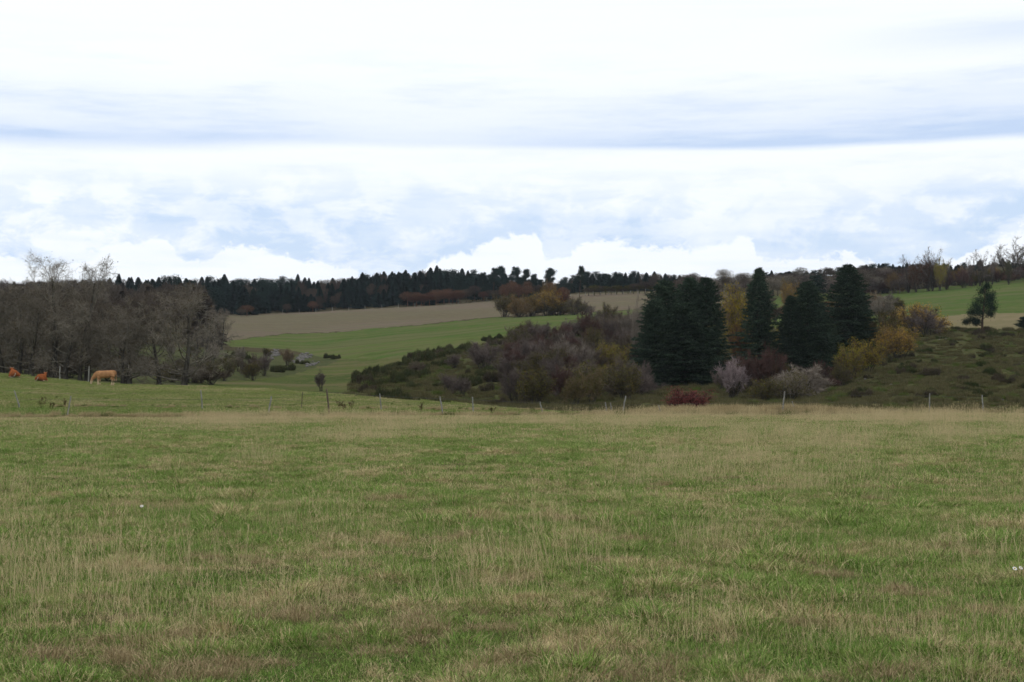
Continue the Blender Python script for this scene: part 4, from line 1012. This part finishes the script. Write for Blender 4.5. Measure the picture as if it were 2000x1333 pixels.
# --- far wood on the ridge
def make_far(seed, kind):
    r = np.random.default_rng(seed); mb = MB(); H = 15.0
    mb.tube([(0, 0, -.3), (0, 0, H * .97)], [.18, .04], 4)
    if kind == 'spruce':
        n = 1500; f = r.random(n)**.8; z = 1.0 + (H - 1.2) * f; L = (3.3 * (1 - f)**.7 + .3) * r.uniform(.55, 1.1, n); a = r.random(n) * 6.283
        b = np.stack([np.cos(a) * L * .25, np.sin(a) * L * .25, z], 1); v = np.stack([np.cos(a) * L * .75, np.sin(a) * L * .75, -.25 * L + .3 * f], 1)
        mb.slivers(b, v, .30 + .22 * L, r, 0, bend=.1); mb.slivers(np.array([[0, 0, H * .93]]), np.array([[0, 0, H * .09]]), np.array([.25]), r, 0)
    elif kind == 'pine':
        cen = [(r.normal(0, .9) * (1.2 - q), r.normal(0, .9) * (1.2 - q), H * (.35 + .62 * q)) for q in np.linspace(0, 1, 12)]
        for c in cen:
            n = 130; p = np.array(c) + r.normal(size=(n, 3)) * np.array([1.0, 1.0, .55]); v = r.normal(size=(n, 3)) * .4; mb.slivers(p, v, np.full(n, .25), r, 0)
    else:
        n = 1500; p = r.normal(size=(n, 3)); p /= np.linalg.norm(p, axis=1)[:, None]; p *= (r.random(n)**.45)[:, None]
        p = p * np.array([2.7, 2.7, 4.6]) * (1 + .25 * (vnoise(p[:, 0] * 3 + 9, p[:, 2] * 3 + 9, seed) - .5))[:, None] + np.array([0, 0, H * .62])
        v = (p - np.array([0, 0, H * .3])); v /= np.linalg.norm(v, axis=1)[:, None]; mb.slivers(p, v * 1.1 + r.normal(size=(n, 3)) * .35, np.full(n, .075), r, 0)
    return mb.mesh(kind, M_needle_far if kind != 'broad' else M_far_brown)
FAR = {'spruce': [make_far(600 + i, 'spruce') for i in range(4)], 'pine': [make_far(610 + i, 'pine') for i in range(3)], 'broad': [make_far(620 + i, 'broad') for i in range(3)]}
SKY = [(-300, 545), (0, 545), (190, 540), (250, 543), (300, 541), (420, 541), (480, 544), (560, 542), (640, 545), (700, 538), (740, 531), (860, 523), (900, 527), (950, 532), (1090, 548), (1110, 542), (1130, 532), (1200, 530), (1310, 533), (1330, 540), (1420, 545), (1500, 534), (1620, 527), (1690, 518), (1760, 517), (1830, 514), (2000, 510), (2300, 505)]
sk_x, sk_y = zip(*SKY)
LAB = {'spruce': 'dark spruce among many in the far wood along the ridge', 'pine': 'dark bushy pine among many in the far wood along the ridge', 'broad': 'brownish leafless tree mixed into the far wood along the ridge'}
def where(px):
    if px > 1330 and px < 1700: return 'seen over the tops of the firs'
    return ('above the bare trees of the pasture' if px < 430 else 'above the left half of the ploughed field' if px < 700 else 'above the right half of the ploughed field' if px < 945 else 'behind the bush island'
            if px < 1160 else 'above the pale field strip' if px < 1330 else 'seen over the tops of the firs' if px < 1700 else 'behind the hedge on the right')
WH = {'spruce': 'dark spruce', 'pine': 'dark bushy pine', 'broad': 'brownish leafless tree'}
def far_tree(px, d, Yt, kind, mat=None, lab=None, grp=None, wf=1.0, row='against the sky'):
    H = hgt(px, d, Yt)
    if H < 2.5: return None
    w = (H / 15)**.6 * rng.uniform(1.0, 1.55) * wf
    o = put({'spruce': 'spruce_tree', 'pine': 'pine_tree', 'broad': 'broadleaf_tree'}[kind], FAR[kind][rng.integers(0, len(FAR[kind]))], None, at(px, d), rng.random() * 6.28, (w, w, H / 15.0))
    if mat: set_mat(o, mat)
    tag(o, lab or '%s %s %s' % (WH[kind], row, where(px)), 'tree', grp or '%ss %s %s' % (WH[kind], row, where(px)))
    return o
def wood_edge(px):                       # distance of the wood's near edge
    return np.interp(px, [-300, 400, 640, 950, 1100, 1320, 1500, 1700, 2300], [560, 600, 645, 645, 640, 628, 640, 620, 590])
def kind_at(px):
    c = fbm(px / 55.0, 2.2, 31, 3)
    if px < 200: return 'broad' if rng.random() < .85 else 'spruce'
    if px < 300: return 'spruce' if rng.random() < .5 else 'broad'
    if 600 < px < 680: return 'broad' if rng.random() < .55 else 'spruce'
    if px > 1330: return rng.choice(['spruce', 'broad', 'pine'], p=[.5, .3, .2])
    if 860 < px < 1100: return 'pine' if rng.random() < .7 else 'spruce'
    return rng.choice(['spruce', 'pine', 'broad'], p=[.45, .49, .06]) if c < .6 else rng.choice(['spruce', 'broad'], p=[.82, .18])
# skyline row, tops against the sky
for k in range(250):
    px = -60 + 2120 * (k + rng.uniform(.0, 1)) / 250; d = wood_edge(px) + rng.uniform(50, 120)
    yt = np.interp(px, sk_x, sk_y) + rng.uniform(-2, 7); kd = kind_at(px)
    if 955 < px < 1085: yt += 5
    if rng.random() < .12 and kd == 'spruce': yt -= 7
    far_tree(px, d, yt, kd)
# front rows down to the field edge
for k in range(210):
    px = 180 + 1150 * (k + rng.uniform(0, 1)) / 210; e = wood_edge(px); d = e + rng.uniform(0, 46)
    sk = np.interp(px, sk_x, sk_y); base = row_of(px, e); f = (d - e) / 46.0
    yt = base - (base - sk) * (.45 + .42 * f) + rng.uniform(-5, 5)
    far_tree(px, d, yt, kind_at(px), wf=1.15, row='in the front rows')
# rusty birches along the foot of the wood
for px in list(np.arange(795, 900, 9)) + list(np.arange(900, 1060, 14)) + [612, 622, 560, 470, 480]:
    d = wood_edge(px) - rng.uniform(0, 6) ; far_tree(px + rng.uniform(-3, 3), d, row_of(px, d) - rng.uniform(20, 34) * (.7 if px < 700 else 1), 'broad', [M_far_rust, M_far_brown, M_far_brown][int(px) % 3], 'rust-brown young birch along the foot of the dark wood', 'rusty young birches along the foot of the dark wood', wf=1.3)
for px, dy in ((985, 40), (1000, 46), (1012, 38), (1030, 42), (1075, 36), (1100, 24)):
    far_tree(px, 600, row_of(px, 600) - dy, 'broad', M_far_rust, 'slender rusty birch between the bush island and the flat-crowned pines', 'slender rusty birches behind the bush island')
for k in range(16):
    px = 1150 + k * 11; d = 606; far_tree(px, d, row_of(px, d) - rng.uniform(12, 26), 'broad', [M_far_brown, M_leaf_olive][k % 2], 'low brown bush in front of the wood above the pale field strip', 'low bushes in front of the wood above the pale field strip', wf=1.6)
for k in range(95):
    px = 1325 + 440 * (k + rng.random()) / 95; d = rng.uniform(490, 690); g_ = row_of(px, d); hw_ = 'above the fir clump' if px < 1430 else 'around the top of the single fir' if px < 1530 else 'above the blunt-topped fir' if px < 1620 else 'behind the tallest fir'
    far_tree(px, d, min(g_ - rng.uniform(18, 34), np.interp(px, sk_x, sk_y) + rng.uniform(2, 26)), 'broad' if rng.random() < .72 else 'pine', [M_far_brown, M_twig_mauve, None, M_twig_grey][k % 4], 'bushy tree on the brown hillside %s' % hw_, 'bushy trees on the brown hillside %s' % hw_, wf=1.5)
for k in range(70):
    px = 1325 + 460 * (k + rng.random()) / 70; d = 700 + rng.uniform(0, 50)
    far_tree(px, d, np.interp(px, sk_x, sk_y) + rng.uniform(-3, 8), 'spruce' if rng.random() < .6 else 'pine', wf=1.5)
# left: brown wooded slope behind the copse
for k in range(120):
    px = -160 + 560 * rng.random(); d = rng.uniform(330, 600); lw = 'above the lying cows' if px < 60 else 'between the two tallest bare crowns' if px < 170 else 'right of the two tallest bare crowns' if px < 300 else 'left of the ploughed field'; yt = np.interp(px, sk_x, sk_y) + rng.uniform(2, 18) + (600 - d) * .09
    far_tree(px, d, yt, 'broad' if rng.random() < .8 else 'spruce', M_far_brown if rng.random() < .7 else None, 'brown tree on the wooded slope %s' % lw, 'brown trees on the wooded slope %s' % lw, wf=1.3) if True else None
# interior of the wood: one mass
mb = MB()
src = []
for kd in ('spruce', 'broad'):
    me = FAR[kd][0]; co = np.zeros(len(me.vertices) * 3, np.float32); me.vertices.foreach_get('co', co); co = co.reshape(-1, 3)
    pl_ = [tuple(p.vertices) for p in me.polygons]; src.append((co, np.array([p for p in pl_ if len(p) == 4]), np.array([p for p in pl_ if len(p) == 3])))
for k in range(520):
    px = -250 + 2500 * rng.random(); d = wood_edge(px) + rng.uniform(12, 150)
    sk = np.interp(px, sk_x, sk_y); yt = sk + 4 + rng.uniform(0, 20) * (1 - min(1, (d - wood_edge(px)) / 150))
    H = hgt(px, d, yt)
    if H < 3 or (1085 < px < 1110): continue
    bi = 1 if (px < 230 and rng.random() < .8) else 0; co, q, t = src[bi]; a = rng.random() * 6.28; s = (H / 15)**.6 * 1.15
    c, s_ = math.cos(a), math.sin(a); p = at(px, d)
    v = np.stack([(co[:, 0] * c - co[:, 1] * s_) * s + p.x, (co[:, 0] * s_ + co[:, 1] * c) * s + p.y, co[:, 2] * H / 15 + p.z], 1)
    mb.add(v, quads=q, tris=t, mat=bi)
tag(put('distant_woodland', mb.mesh('distant_woodland', [M_needle_far, M_far_brown])), 'dark mass of the wood behind its front trees along the ridge', 'woodland', kind='stuff')

# ------------------------------------------------------------------ fences
M_post = barkmat('weathered_post', (.18, .172, .152), (.32, .31, .28), 9)
M_postd = barkmat('dark_post', (.07, .055, .04), (.15, .12, .09), 9)
M_wire, t_, b_ = principled('galvanised_wire', .5); b_.inputs['Base Color'].default_value = (.10, .10, .10, 1)
def post(bx, by, tx, ty, d, r, label, mat=None, group='wooden fence posts along the far edge of the meadow', h=None):
    p = at(bx, d); 
    top = Vector(((tx - 1000) / F * d, d + rng.uniform(-.08, .08), CAM_Z + (HORIZON - ty) / F * d))
    mb = MB(); v = top - p; n = 6; pts = []; w_ = rng.normal(0, .008, (n + 1, 2))
    for i in range(n + 1):
        t = i / n; q = v * t; pts.append((q.x + w_[i, 0] * (t > 0), q.y + w_[i, 1] * (t > 0), q.z - (.3 if i == 0 else 0)))
    rad = np.linspace(r * .95, r * .72, n + 1) * (1 + rng.normal(0, .05, n + 1)); mb.tube(pts, rad, 7)
    mb.tube([pts[-1], tuple(np.array(pts[-1]) + np.array([.02, 0, .035]))], [r * .85, r * .45], 7)
    o = put('fence_post', mb.mesh('fence_post', mat or M_post, False), None, p); tag(o, label, 'fence post', group)
    return p, v
rng = np.random.default_rng(77)
posts = {}
for bx, by, tx, ty, d, r, lab, mt in [
  (40, 791, 28, 764, 106, .06, 'grey fence post leaning hard to the left, at the picture edge below the lying cows', None),
  (132, 806, 139, 775, 98.5, .055, 'thin grey fence post leaning right, below the gap between the two nearer cows', None),
  (396, 795, 393, 763, 106, .055, 'upright pale fence post below the last tree of the bare row', None),
  (524, 808, 530, 775, 98.5, .06, 'pale fence post left of the darkest post, tilted to the right', None),
  (589, 792, 591, 767, 107, .04, 'thin dark stake between the pale tilted post and the darkest post', M_postd),
  (644, 805, 638, 761, 98.2, .075, 'tallest and darkest fence post, bent to the left', M_postd),
  (745, 797, 742, 770, 106, .055, 'pale fence post first to the right of the darkest post', None),
  (866, 806, 859, 776, 98.2, .06, 'pale fence post leaning left at the foot of the heath slope', None),
  (924, 800, 923, 777, 104, .06, 'straight stubby fence post at the foot of the heath slope', None),
  (1060, 803, 1055, 786, 101, .05, 'short fence post leaning left below the thicket', None),
  (1186, 802, 1182, 787, 99.5, .055, 'short post forming the left half of the pair of posts below the thicket', None),
  (1195, 801, 1192, 788, 100.2, .05, 'short post forming the right half of the pair of posts below the thicket', None),
  (1215, 802, 1222, 775, 98.5, .055, 'pale post leaning right beside the pair of short posts', None),
  (1292, 805, 1286, 793, 98.5, .045, 'low broken post leaning left beside the crimson bush', None),
  (1527, 796, 1532, 766, 98.6, .06, 'pale post leaning right in front of the wide pale brown bush', None),
  (1553, 795, 1547, 785, 98.8, .04, 'broken stub of a post beside the mound of tan grass', None),
  (1814, 802, 1815, 770, 98.2, .05, 'thin white post in front of the broom slope below the golden bushes', M_post),
  (1920, 804, 1918, 773, 98.2, .05, 'thin white post directly below the lone pine', M_post)]:
    posts[bx] = (post(bx, by, tx, ty, d, r, lab, mt), d)
for bx, by, tx, ty, lab in ((117, 736, 117, 716, 'pale post under the trees left of the grazing cow, the shorter of two'), (173, 740, 174, 716, 'white post under the tall bare tree behind the grazing cow')):
    d = 156.5; post(bx, by, tx, ty, d, .07, lab, None, 'fence posts at the upper edge of the pasture')
def wire(name, nodes, label, fr):
    mb = MB()
    for f in fr:
        for a, b in zip(nodes[:-1], nodes[1:]):
            (pa, va), da = posts[a]; (pb, vb), db = posts[b]; A = pa + va * f; B = pb + vb * f
            L = (B - A).length; pts = [tuple(A.lerp(B, t) + Vector((0, 0, -.0035 * L * 4 * t * (1 - t)))) for t in np.linspace(0, 1, 9)]
            mb.tube(pts, np.full(9, .0045), 3)
    tag(put(name, mb.mesh(name, M_wire)), label, 'wire')
wire('fence_wire', [132, 524, 644, 866, 1186, 1215, 1527, 1814, 1920], 'thin sagging wires of the fence along the meadow edge', (.9, .55))
wire('fence_wire', [40, 396, 589, 745, 924, 1060], 'thin wires strung between the posts of the farther fence in the pasture', (.88, .5))
# tiny posts of the far field fences
k = 0
for a, b, n, d0 in ((455, 810, 12, 636), (1100, 1320, 16, 604), (1520, 1700, 6, 420)):
    for i in range(n):
        px = a + (b - a) * i / (n - 1); p = at(px, d0); mb = MB(); h = rng.uniform(1.3, 1.8)
        mb.tube([(0, 0, -.2), (rng.normal(0, .05), 0, h * .5), (rng.normal(0, .08), 0, h)], [.09, .085, .08], 6)
        o = put('fence_post', mb.mesh('fence_post', M_post), None, p)
        tag(o, ['tiny post of the fence between the ploughed field and the wood', 'tiny post of the fence above the pale field strip right of the bush island', 'tiny post of the field fence glimpsed behind the firs'][k], 'fence post', ['far fence posts below the wood', 'far fence posts right of the bush island', 'far fence posts behind the firs'][k])
    k += 1

# ------------------------------------------------------------------ rocks on the bank
M_rock = barkmat('pale_rock', (.095, .09, .082), (.20, .185, .168), 4)
def rock(r_, s):
    mb = MB(); n1, n2 = 7, 9; V_ = []
    for i in range(n1):
        th = math.pi * i / (n1 - 1)
        for j in range(n2):
            ph = 6.283 * j / n2; q = 1 + .55 * (vnoise(3 * math.sin(th) * math.cos(ph) + s * 7, 3 * math.cos(th) + 2 * math.sin(ph) + s * 3, s) - .5)
            V_.append((q * math.sin(th) * math.cos(ph), q * .8 * math.sin(th) * math.sin(ph), q * .6 * math.cos(th)))
    Qd = [(i * n2 + j, i * n2 + (j + 1) % n2, (i + 1) * n2 + (j + 1) % n2, (i + 1) * n2 + j) for i in range(n1 - 1) for j in range(n2)]
    mb.add(V_, quads=Qd); return mb.mesh('rock', M_rock)
RK = [rock(rng, s) for s in range(5)]
def rocks(n, fx, fy, sx, sy, label, group, s0, s1):
    for k in range(n):
        t = rng.random(); px = fx[0] + (fx[1] - fx[0]) * t + rng.normal(0, sx); Y = fy[0] + (fy[1] - fy[0]) * t + rng.normal(0, sy)
        d = find_d(px, Y, 190, 420)
        if d is None: continue
        s = rng.uniform(s0, s1); o = put('rock', RK[rng.integers(0, 5)], None, at(px, d, s * .15), rng.random() * 6.28, (s, s, s * rng.uniform(.7, 1.1))); tag(o, label, 'rock', group)
rocks(34, (525, 546), (698, 690), 3, 2.5, 'pale grey rock in the upper left scree heap of the bank', 'pale rocks of the upper left scree heap', .25, .6)
rocks(44, (577, 602), (708, 695), 4, 3, 'pale grey rock in the larger scree heap right of the brownish bush', 'pale rocks of the larger scree heap', .25, .6)
rocks(24, (598, 622), (717, 708), 3, 1.5, 'pale grey rock in the low scree strip at the tip of the bank', 'pale rocks of the low scree strip', .2, .45)
rocks(9, (870, 890), (692, 686), 6, 2, 'pale stone showing on the rim of the heath slope', 'pale stones on the rim of the heath slope', .25, .5)
rocks(16, (1140, 1220), (640, 620), 8, 2, 'pale stone on the rim above the thicket', 'pale stones on the rim above the thicket', .3, .6)
for k in range(26):
    px = rng.uniform(1660, 2000); d = rng.uniform(150, 290)
    if reg(px, d) != 2: continue
    s = rng.uniform(.1, .25); tag(put('rock', RK[k % 5], None, at(px, d, s * .15), rng.random() * 6.28, (s, s, s)), 'small pale stone lying on the broom slope below the lone pine', 'rock', 'small pale stones on the broom slope')

# ------------------------------------------------------------------ cattle
def coat(name, base, light, dark=None):
    m, t, b = principled(name, .75); tcn = t.n.new('ShaderNodeTexCoord'); sp = t.n.new('ShaderNodeSeparateXYZ'); t.l.new(tcn.outputs['Object'], sp.inputs[0])
    n = t.noise(tcn.outputs['Object'], 3.0, 4, .6); z = t.math('ADD', sp.outputs[2], t.math('MULTIPLY', t.math('SUBTRACT', n, .5), .35))
    col = t.mix(t.ss(n, .35, .65), base, tuple(c * .72 for c in base))
    col = t.mix(t.ss(z, .62, .30), col, light) if dark is None else t.mix(t.ss(z, .22, .05), col, light)
    t.l.new(col, b.inputs['Base Color']); return m
def remeshed(name, mb, mat, parent, vox):
    o = put(name, mb.mesh(name, mat), parent)
    r = o.modifiers.new('r', 'REMESH'); r.mode = 'VOXEL'; r.voxel_size = vox; r.use_smooth_shade = True
    s = o.modifiers.new('s', 'SMOOTH'); s.iterations = 6; s.factor = .5
    return o
def ell_tube(mb, pts, ry, rz, sides=12):
    pts = np.array(pts, float); t = np.gradient(pts, axis=0); t /= np.linalg.norm(t, axis=1)[:, None]
    side = np.cross(t, [0, 0, 1.0]); nn = np.linalg.norm(side, axis=1)[:, None]; side = np.where(nn < .05, np.array([[0, 1.0, 0]]), side / (nn + 1e-9))
    upv = np.cross(side, t); th = np.linspace(0, 2 * np.pi, sides, endpoint=False)
    ring = pts[:, None] + np.cos(th)[None, :, None] * side[:, None] * np.array(ry)[:, None, None] + np.sin(th)[None, :, None] * upv[:, None] * np.array(rz)[:, None, None]
    k = len(pts); i = np.arange(k - 1)[:, None] * sides; j = np.arange(sides)[None, :]; j2 = (j + 1) % sides
    base = mb.n; mb.add(ring.reshape(-1, 3), quads=np.stack([i + j, i + j2, i + sides + j2, i + sides + j], -1).reshape(-1, 4))
    for rr, sg in ((0, 1), (k - 1, -1)):
        c = pts[rr]; mb.add(np.vstack([ring[rr], c[None]]), tris=[(m, (m + 1) % sides, sides) if sg < 0 else ((m + 1) % sides, m, sides) for m in range(sides)])
def head(mb, poll, muzzle, s=1.0):
    p, m = np.array(poll), np.array(muzzle); v = m - p
    ell_tube(mb, [p - v * .12, p + v * .12, p + v * .4, p + v * .75, p + v * .98, p + v * 1.04], [.07 * s, .12 * s, .115 * s, .085 * s, .085 * s, .05 * s], [.08 * s, .13 * s, .125 * s, .085 * s, .075 * s, .04 * s])
    for sg in (-1, 1):
        e = p + v * .02 + np.array([0, .11 * sg, .02]); ell_tube(mb, [e, e + np.array([-.03, .09 * sg, .0]), e + np.array([-.05, .18 * sg, -.05])], [.035, .045, .012], [.05, .06, .015], 8)
def horns(par, poll, mat):
    p = np.array(poll)
    for sg in (-1, 1):
        mb = MB(); mb.tube([p + [0, .07 * sg, .06], p + [.02, .16 * sg, .10], p + [.05, .21 * sg, .17]], [.025, .018, .005], 6); put('horn', mb.mesh('horn', mat, True), par)
def eyes(par, poll, muzzle):
    p, m = np.array(poll), np.array(muzzle); v = m - p
    for sg in (-1, 1):
        mb = MB(); c = p + v * .32 + np.array([0, .108 * sg, .03]); ell_tube(mb, [c - [0, .015 * sg, 0], c, c + [0, .012 * sg, 0]], [.012, .02, .008], [.012, .02, .008], 8); put('eye', mb.mesh('eye', M_eye, True), par)
M_eye, t_, b_ = principled('cow_eye', .2); b_.inputs['Base Color'].default_value = (.01, .008, .006, 1)
M_horn, t_, b_ = principled('cow_horn', .5); b_.inputs['Base Color'].default_value = (.45, .40, .30, 1)
M_c1 = coat('coat_cream_tan', (.44, .225, .105), (.54, .40, .27)); M_c2 = coat('coat_russet', (.30, .095, .035), (.42, .30, .20), 1)
def standing_cow(px, d, rz, label):
    o = put('cow', None, None, at(px, d, .02), rz); tag(o, label, 'cow')
    mb = MB()
    ell_tube(mb, [(-.98, 0, 1.14), (-.90, 0, 1.14), (-.66, 0, 1.10), (-.2, 0, 1.02), (.25, 0, .99), (.6, 0, 1.02), (.85, 0, .98)], [.13, .22, .29, .34, .34, .28, .20], [.16, .25, .31, .36, .37, .35, .27])
    ell_tube(mb, [(.70, 0, 1.05), (.95, 0, .92), (1.15, 0, .68), (1.28, 0, .50)], [.22, .16, .13, .11], [.31, .23, .17, .13])
    poll, muz = (1.28, 0, .50), (1.38, 0, .06); head(mb, poll, muz)
    for sy in (-1, 1):
        q = .05 * sy
        ell_tube(mb, [(-.72, .15 * sy, 1.08), (-.68, .19 * sy, .82), (-.62, .18 * sy, .66), (-.74 + q, .17 * sy, .46), (-.71 + q, .17 * sy, .14), (-.68 + q, .17 * sy, .07), (-.66 + q, .17 * sy, 0)], [.17, .155, .12, .082, .07, .075, .08], [.27, .24, .16, .095, .07, .08, .09], 10)
        ell_tube(mb, [(.62, .15 * sy, 1.0), (.60, .17 * sy, .74), (.60 + q, .16 * sy, .44), (.60 + q, .16 * sy, .14), (.62 + q, .16 * sy, .07), (.63 + q, .16 * sy, 0)], [.14, .115, .085, .07, .075, .08], [.21, .16, .09, .07, .08, .085], 10)
    body = remeshed('body', mb, M_c1, o, .028)
    t = MB(); t.tube([(-.98, 0, 1.28), (-1.05, .01, 1.1), (-1.06, .02, .8), (-1.04, .02, .58)], [.035, .03, .022, .018], 6); ell_tube(t, [(-1.04, .02, .6), (-1.03, .02, .48), (-1.02, .02, .36)], [.02, .05, .02], [.02, .045, .02], 8)
    put('tail', t.mesh('tail', M_c1, True), o); horns(o, poll, M_horn); eyes(o, poll, muz)
def lying_cow(px, d, rz, label, s=1.0):
    o = put('cow', None, None, at(px, d, .0), rz, (s, s, s)); tag(o, label, 'cow')
    mb = MB()
    ell_tube(mb, [(-.95, 0, .42), (-.86, 0, .44), (-.6, .02, .46), (-.15, .03, .46), (.3, .02, .46), (.62, 0, .50), (.82, 0, .52)], [.14, .26, .38, .43, .40, .30, .18], [.15, .28, .40, .43, .43, .38, .24])
    ell_tube(mb, [(.62, 0, .60), (.86, 0, .80), (1.0, .02, .98)], [.22, .16, .12], [.28, .20, .14])
    poll, muz = (1.0, .02, 1.02), (1.38, .10, .82); head(mb, poll, muz, 1.05)
    for sy in (-1, 1):
        ell_tube(mb, [(-.72, .22 * sy, .42), (-.55, .42 * sy, .30), (-.25, .50 * sy, .20), (-.45, .52 * sy, .10), (-.72, .50 * sy, .06)], [.20, .20, .13, .07, .05], [.25, .22, .14, .07, .05], 10)
        ell_tube(mb, [(.58, .18 * sy, .38), (.80, .24 * sy, .22), (.98, .24 * sy, .12), (.80, .30 * sy, .06), (.62, .32 * sy, .05)], [.14, .10, .08, .055, .05], [.18, .12, .08, .055, .05], 10)
    remeshed('body', mb, M_c2, o, .03)
    t = MB(); t.tube([(-.95, 0, .5), (-1.08, .05, .3), (-1.05, .18, .12), (-.95, .34, .06)], [.035, .03, .025, .02], 6); ell_tube(t, [(-.97, .32, .06), (-.9, .4, .05), (-.82, .46, .04)], [.02, .05, .02], [.02, .04, .02], 8)
    tl_ = put('tail', t.mesh('tail', M_horn, True), o); horns(o, poll, M_horn); eyes(o, poll, muz)
standing_cow(206, 146.0, R(180), 'cream-tan cow grazing with its head down to the left')
lying_cow(82, 146, R(82), 'russet cow lying on the grass between the picture edge and the grazing cow', .82)
lying_cow(27, 149, R(118), 'russet cow lying farthest left, near the picture edge', .92)

# ------------------------------------------------------------------ small near things
M_petal, t_, b_ = principled('white_petal', .6); b_.inputs['Base Color'].default_value = (.8, .8, .78, 1)
M_gold, t_, b_ = principled('yellow_disc', .7); b_.inputs['Base Color'].default_value = (.6, .42, .05, 1)
M_stem, t_, b_ = principled('daisy_stem', .7); b_.inputs['Base Color'].default_value = (.08, .13, .03, 1)
def daisy(px, Y, label, H=.16, s=.022):
    d = (CAM_Z - .02 - H) / (Y - HORIZON) * F; x = (px - 1000) / F * d
    o = put('daisy', None, None, (x, d, float(zm(x, d))), rng.random() * 6); tag(o, label, 'flower', None)
    a = MB(); a.tube([(0, 0, 0), (.01, 0, H * .5), (.0, 0, H)], [.002, .002, .0015], 4); put('stem', a.mesh('stem', M_stem), o)
    ct, st_ = math.cos(R(42)), math.sin(R(42)); tilt = lambda x, y, z: (x, y * ct, H + y * st_ + z)      # the head leans over
    a = MB()
    for k in range(13):
        th = 6.283 * k / 13; c, q = math.cos(th), math.sin(th); a.add([tilt(c * .2 * s, q * .2 * s, 0), tilt(c * .7 * s - q * .18 * s, q * .7 * s + c * .18 * s, .003), tilt(c * s, q * s, .002), tilt(c * .7 * s + q * .18 * s, q * .7 * s - c * .18 * s, .003)], quads=[(0, 1, 2, 3)])
    put('petals', a.mesh('petals', M_petal), o)
    a = MB(); ell_tube(a, [(0, 0, H), (0, -.003, H + .005), (0, -.005, H + .008)], [.3 * s, .28 * s, .1 * s], [.3 * s, .28 * s, .1 * s], 8); put('disc', a.mesh('disc', M_gold), o)
    o.rotation_euler = (0, 0, rng.uniform(-.4, .4))
daisy(1978, 1093, 'white daisy, the left one of a close pair by the right picture edge', s=.021); daisy(1990, 1092, 'white daisy, the right one of a close pair by the right picture edge', s=.018)
daisy(279, 975, 'single tiny white daisy beside the grey tussock in the left part of the meadow', s=.022)
# dead weed stems beside the fences
M_weed = simplemat('dead_weed', (.10, .065, .035), (.06, .045, .02))
for px, d, h, lab in ((81, 106, .85, 'thin dead weed stalk right of the leaning post at the left'), (103, 105, .5, 'dark clumpy weed right of the thin dead stalk'), (128, 107, .6, 'dead weed next to the thin grey post at the left'), (664, 106, .75, 'brown dead dock plant right of the darkest post'), (670, 105, .45, 'low dead weed right of the brown dock plant'), (687, 107, .5, 'small dead weed farther right of the dock plant'), (962, 103, .4, 'small dark weed right of the stubby post'), (823, 104, .6, 'scraggy dead weed left of the post that leans left')):
    a = MB(); r_ = np.random.default_rng(int(px)); ends = []
    for k in range(4): grow(a, np.array([r_.normal(0, .05), r_.normal(0, .05), 0]), np.array([r_.normal(0, .25), r_.normal(0, .25), 1.0]), h * r_.uniform(.6, 1), .010, 0, [(5, .35, .6, 4, .12, .1, .3), (0, 0, 0, 2, .2, 0, 0)], r_, ends)
    c = np.concatenate([e[0][1:] for e in ends]); c = np.repeat(c, 5, 0) + r_.normal(0, .03, (len(c) * 5, 3)); a.leaves(c, r_.uniform(.02, .04, len(c)), r_)
    tag(put('weed', a.mesh('weed', M_weed), None, at(px, d)), lab, 'weed')

# ------------------------------------------------------------------ air
hz = bpy.data.materials.new('haze'); hz.use_nodes = True; hz.node_tree.nodes.clear()
vp = hz.node_tree.nodes.new('ShaderNodeVolumePrincipled'); vp.inputs['Color'].default_value = (.82, .90, 1.0, 1); vp.inputs['Density'].default_value = .00005
vo = hz.node_tree.nodes.new('ShaderNodeOutputMaterial'); hz.node_tree.links.new(vp.outputs[0], vo.inputs['Volume'])
bx = [(-5200, -330, -8), (5200, -330, -8), (5200, 6100, -8), (-5200, 6100, -8)]; bx += [(x, y, 135) for x, y, z in bx]
mb = MB(); mb.add(bx, quads=[(3, 2, 1, 0), (4, 5, 6, 7), (0, 1, 5, 4), (1, 2, 6, 5), (2, 3, 7, 6), (3, 0, 4, 7)])
tag(put('haze', mb.mesh('haze', hz)), 'faint blue haze softening the far wood', 'haze', kind='stuff')
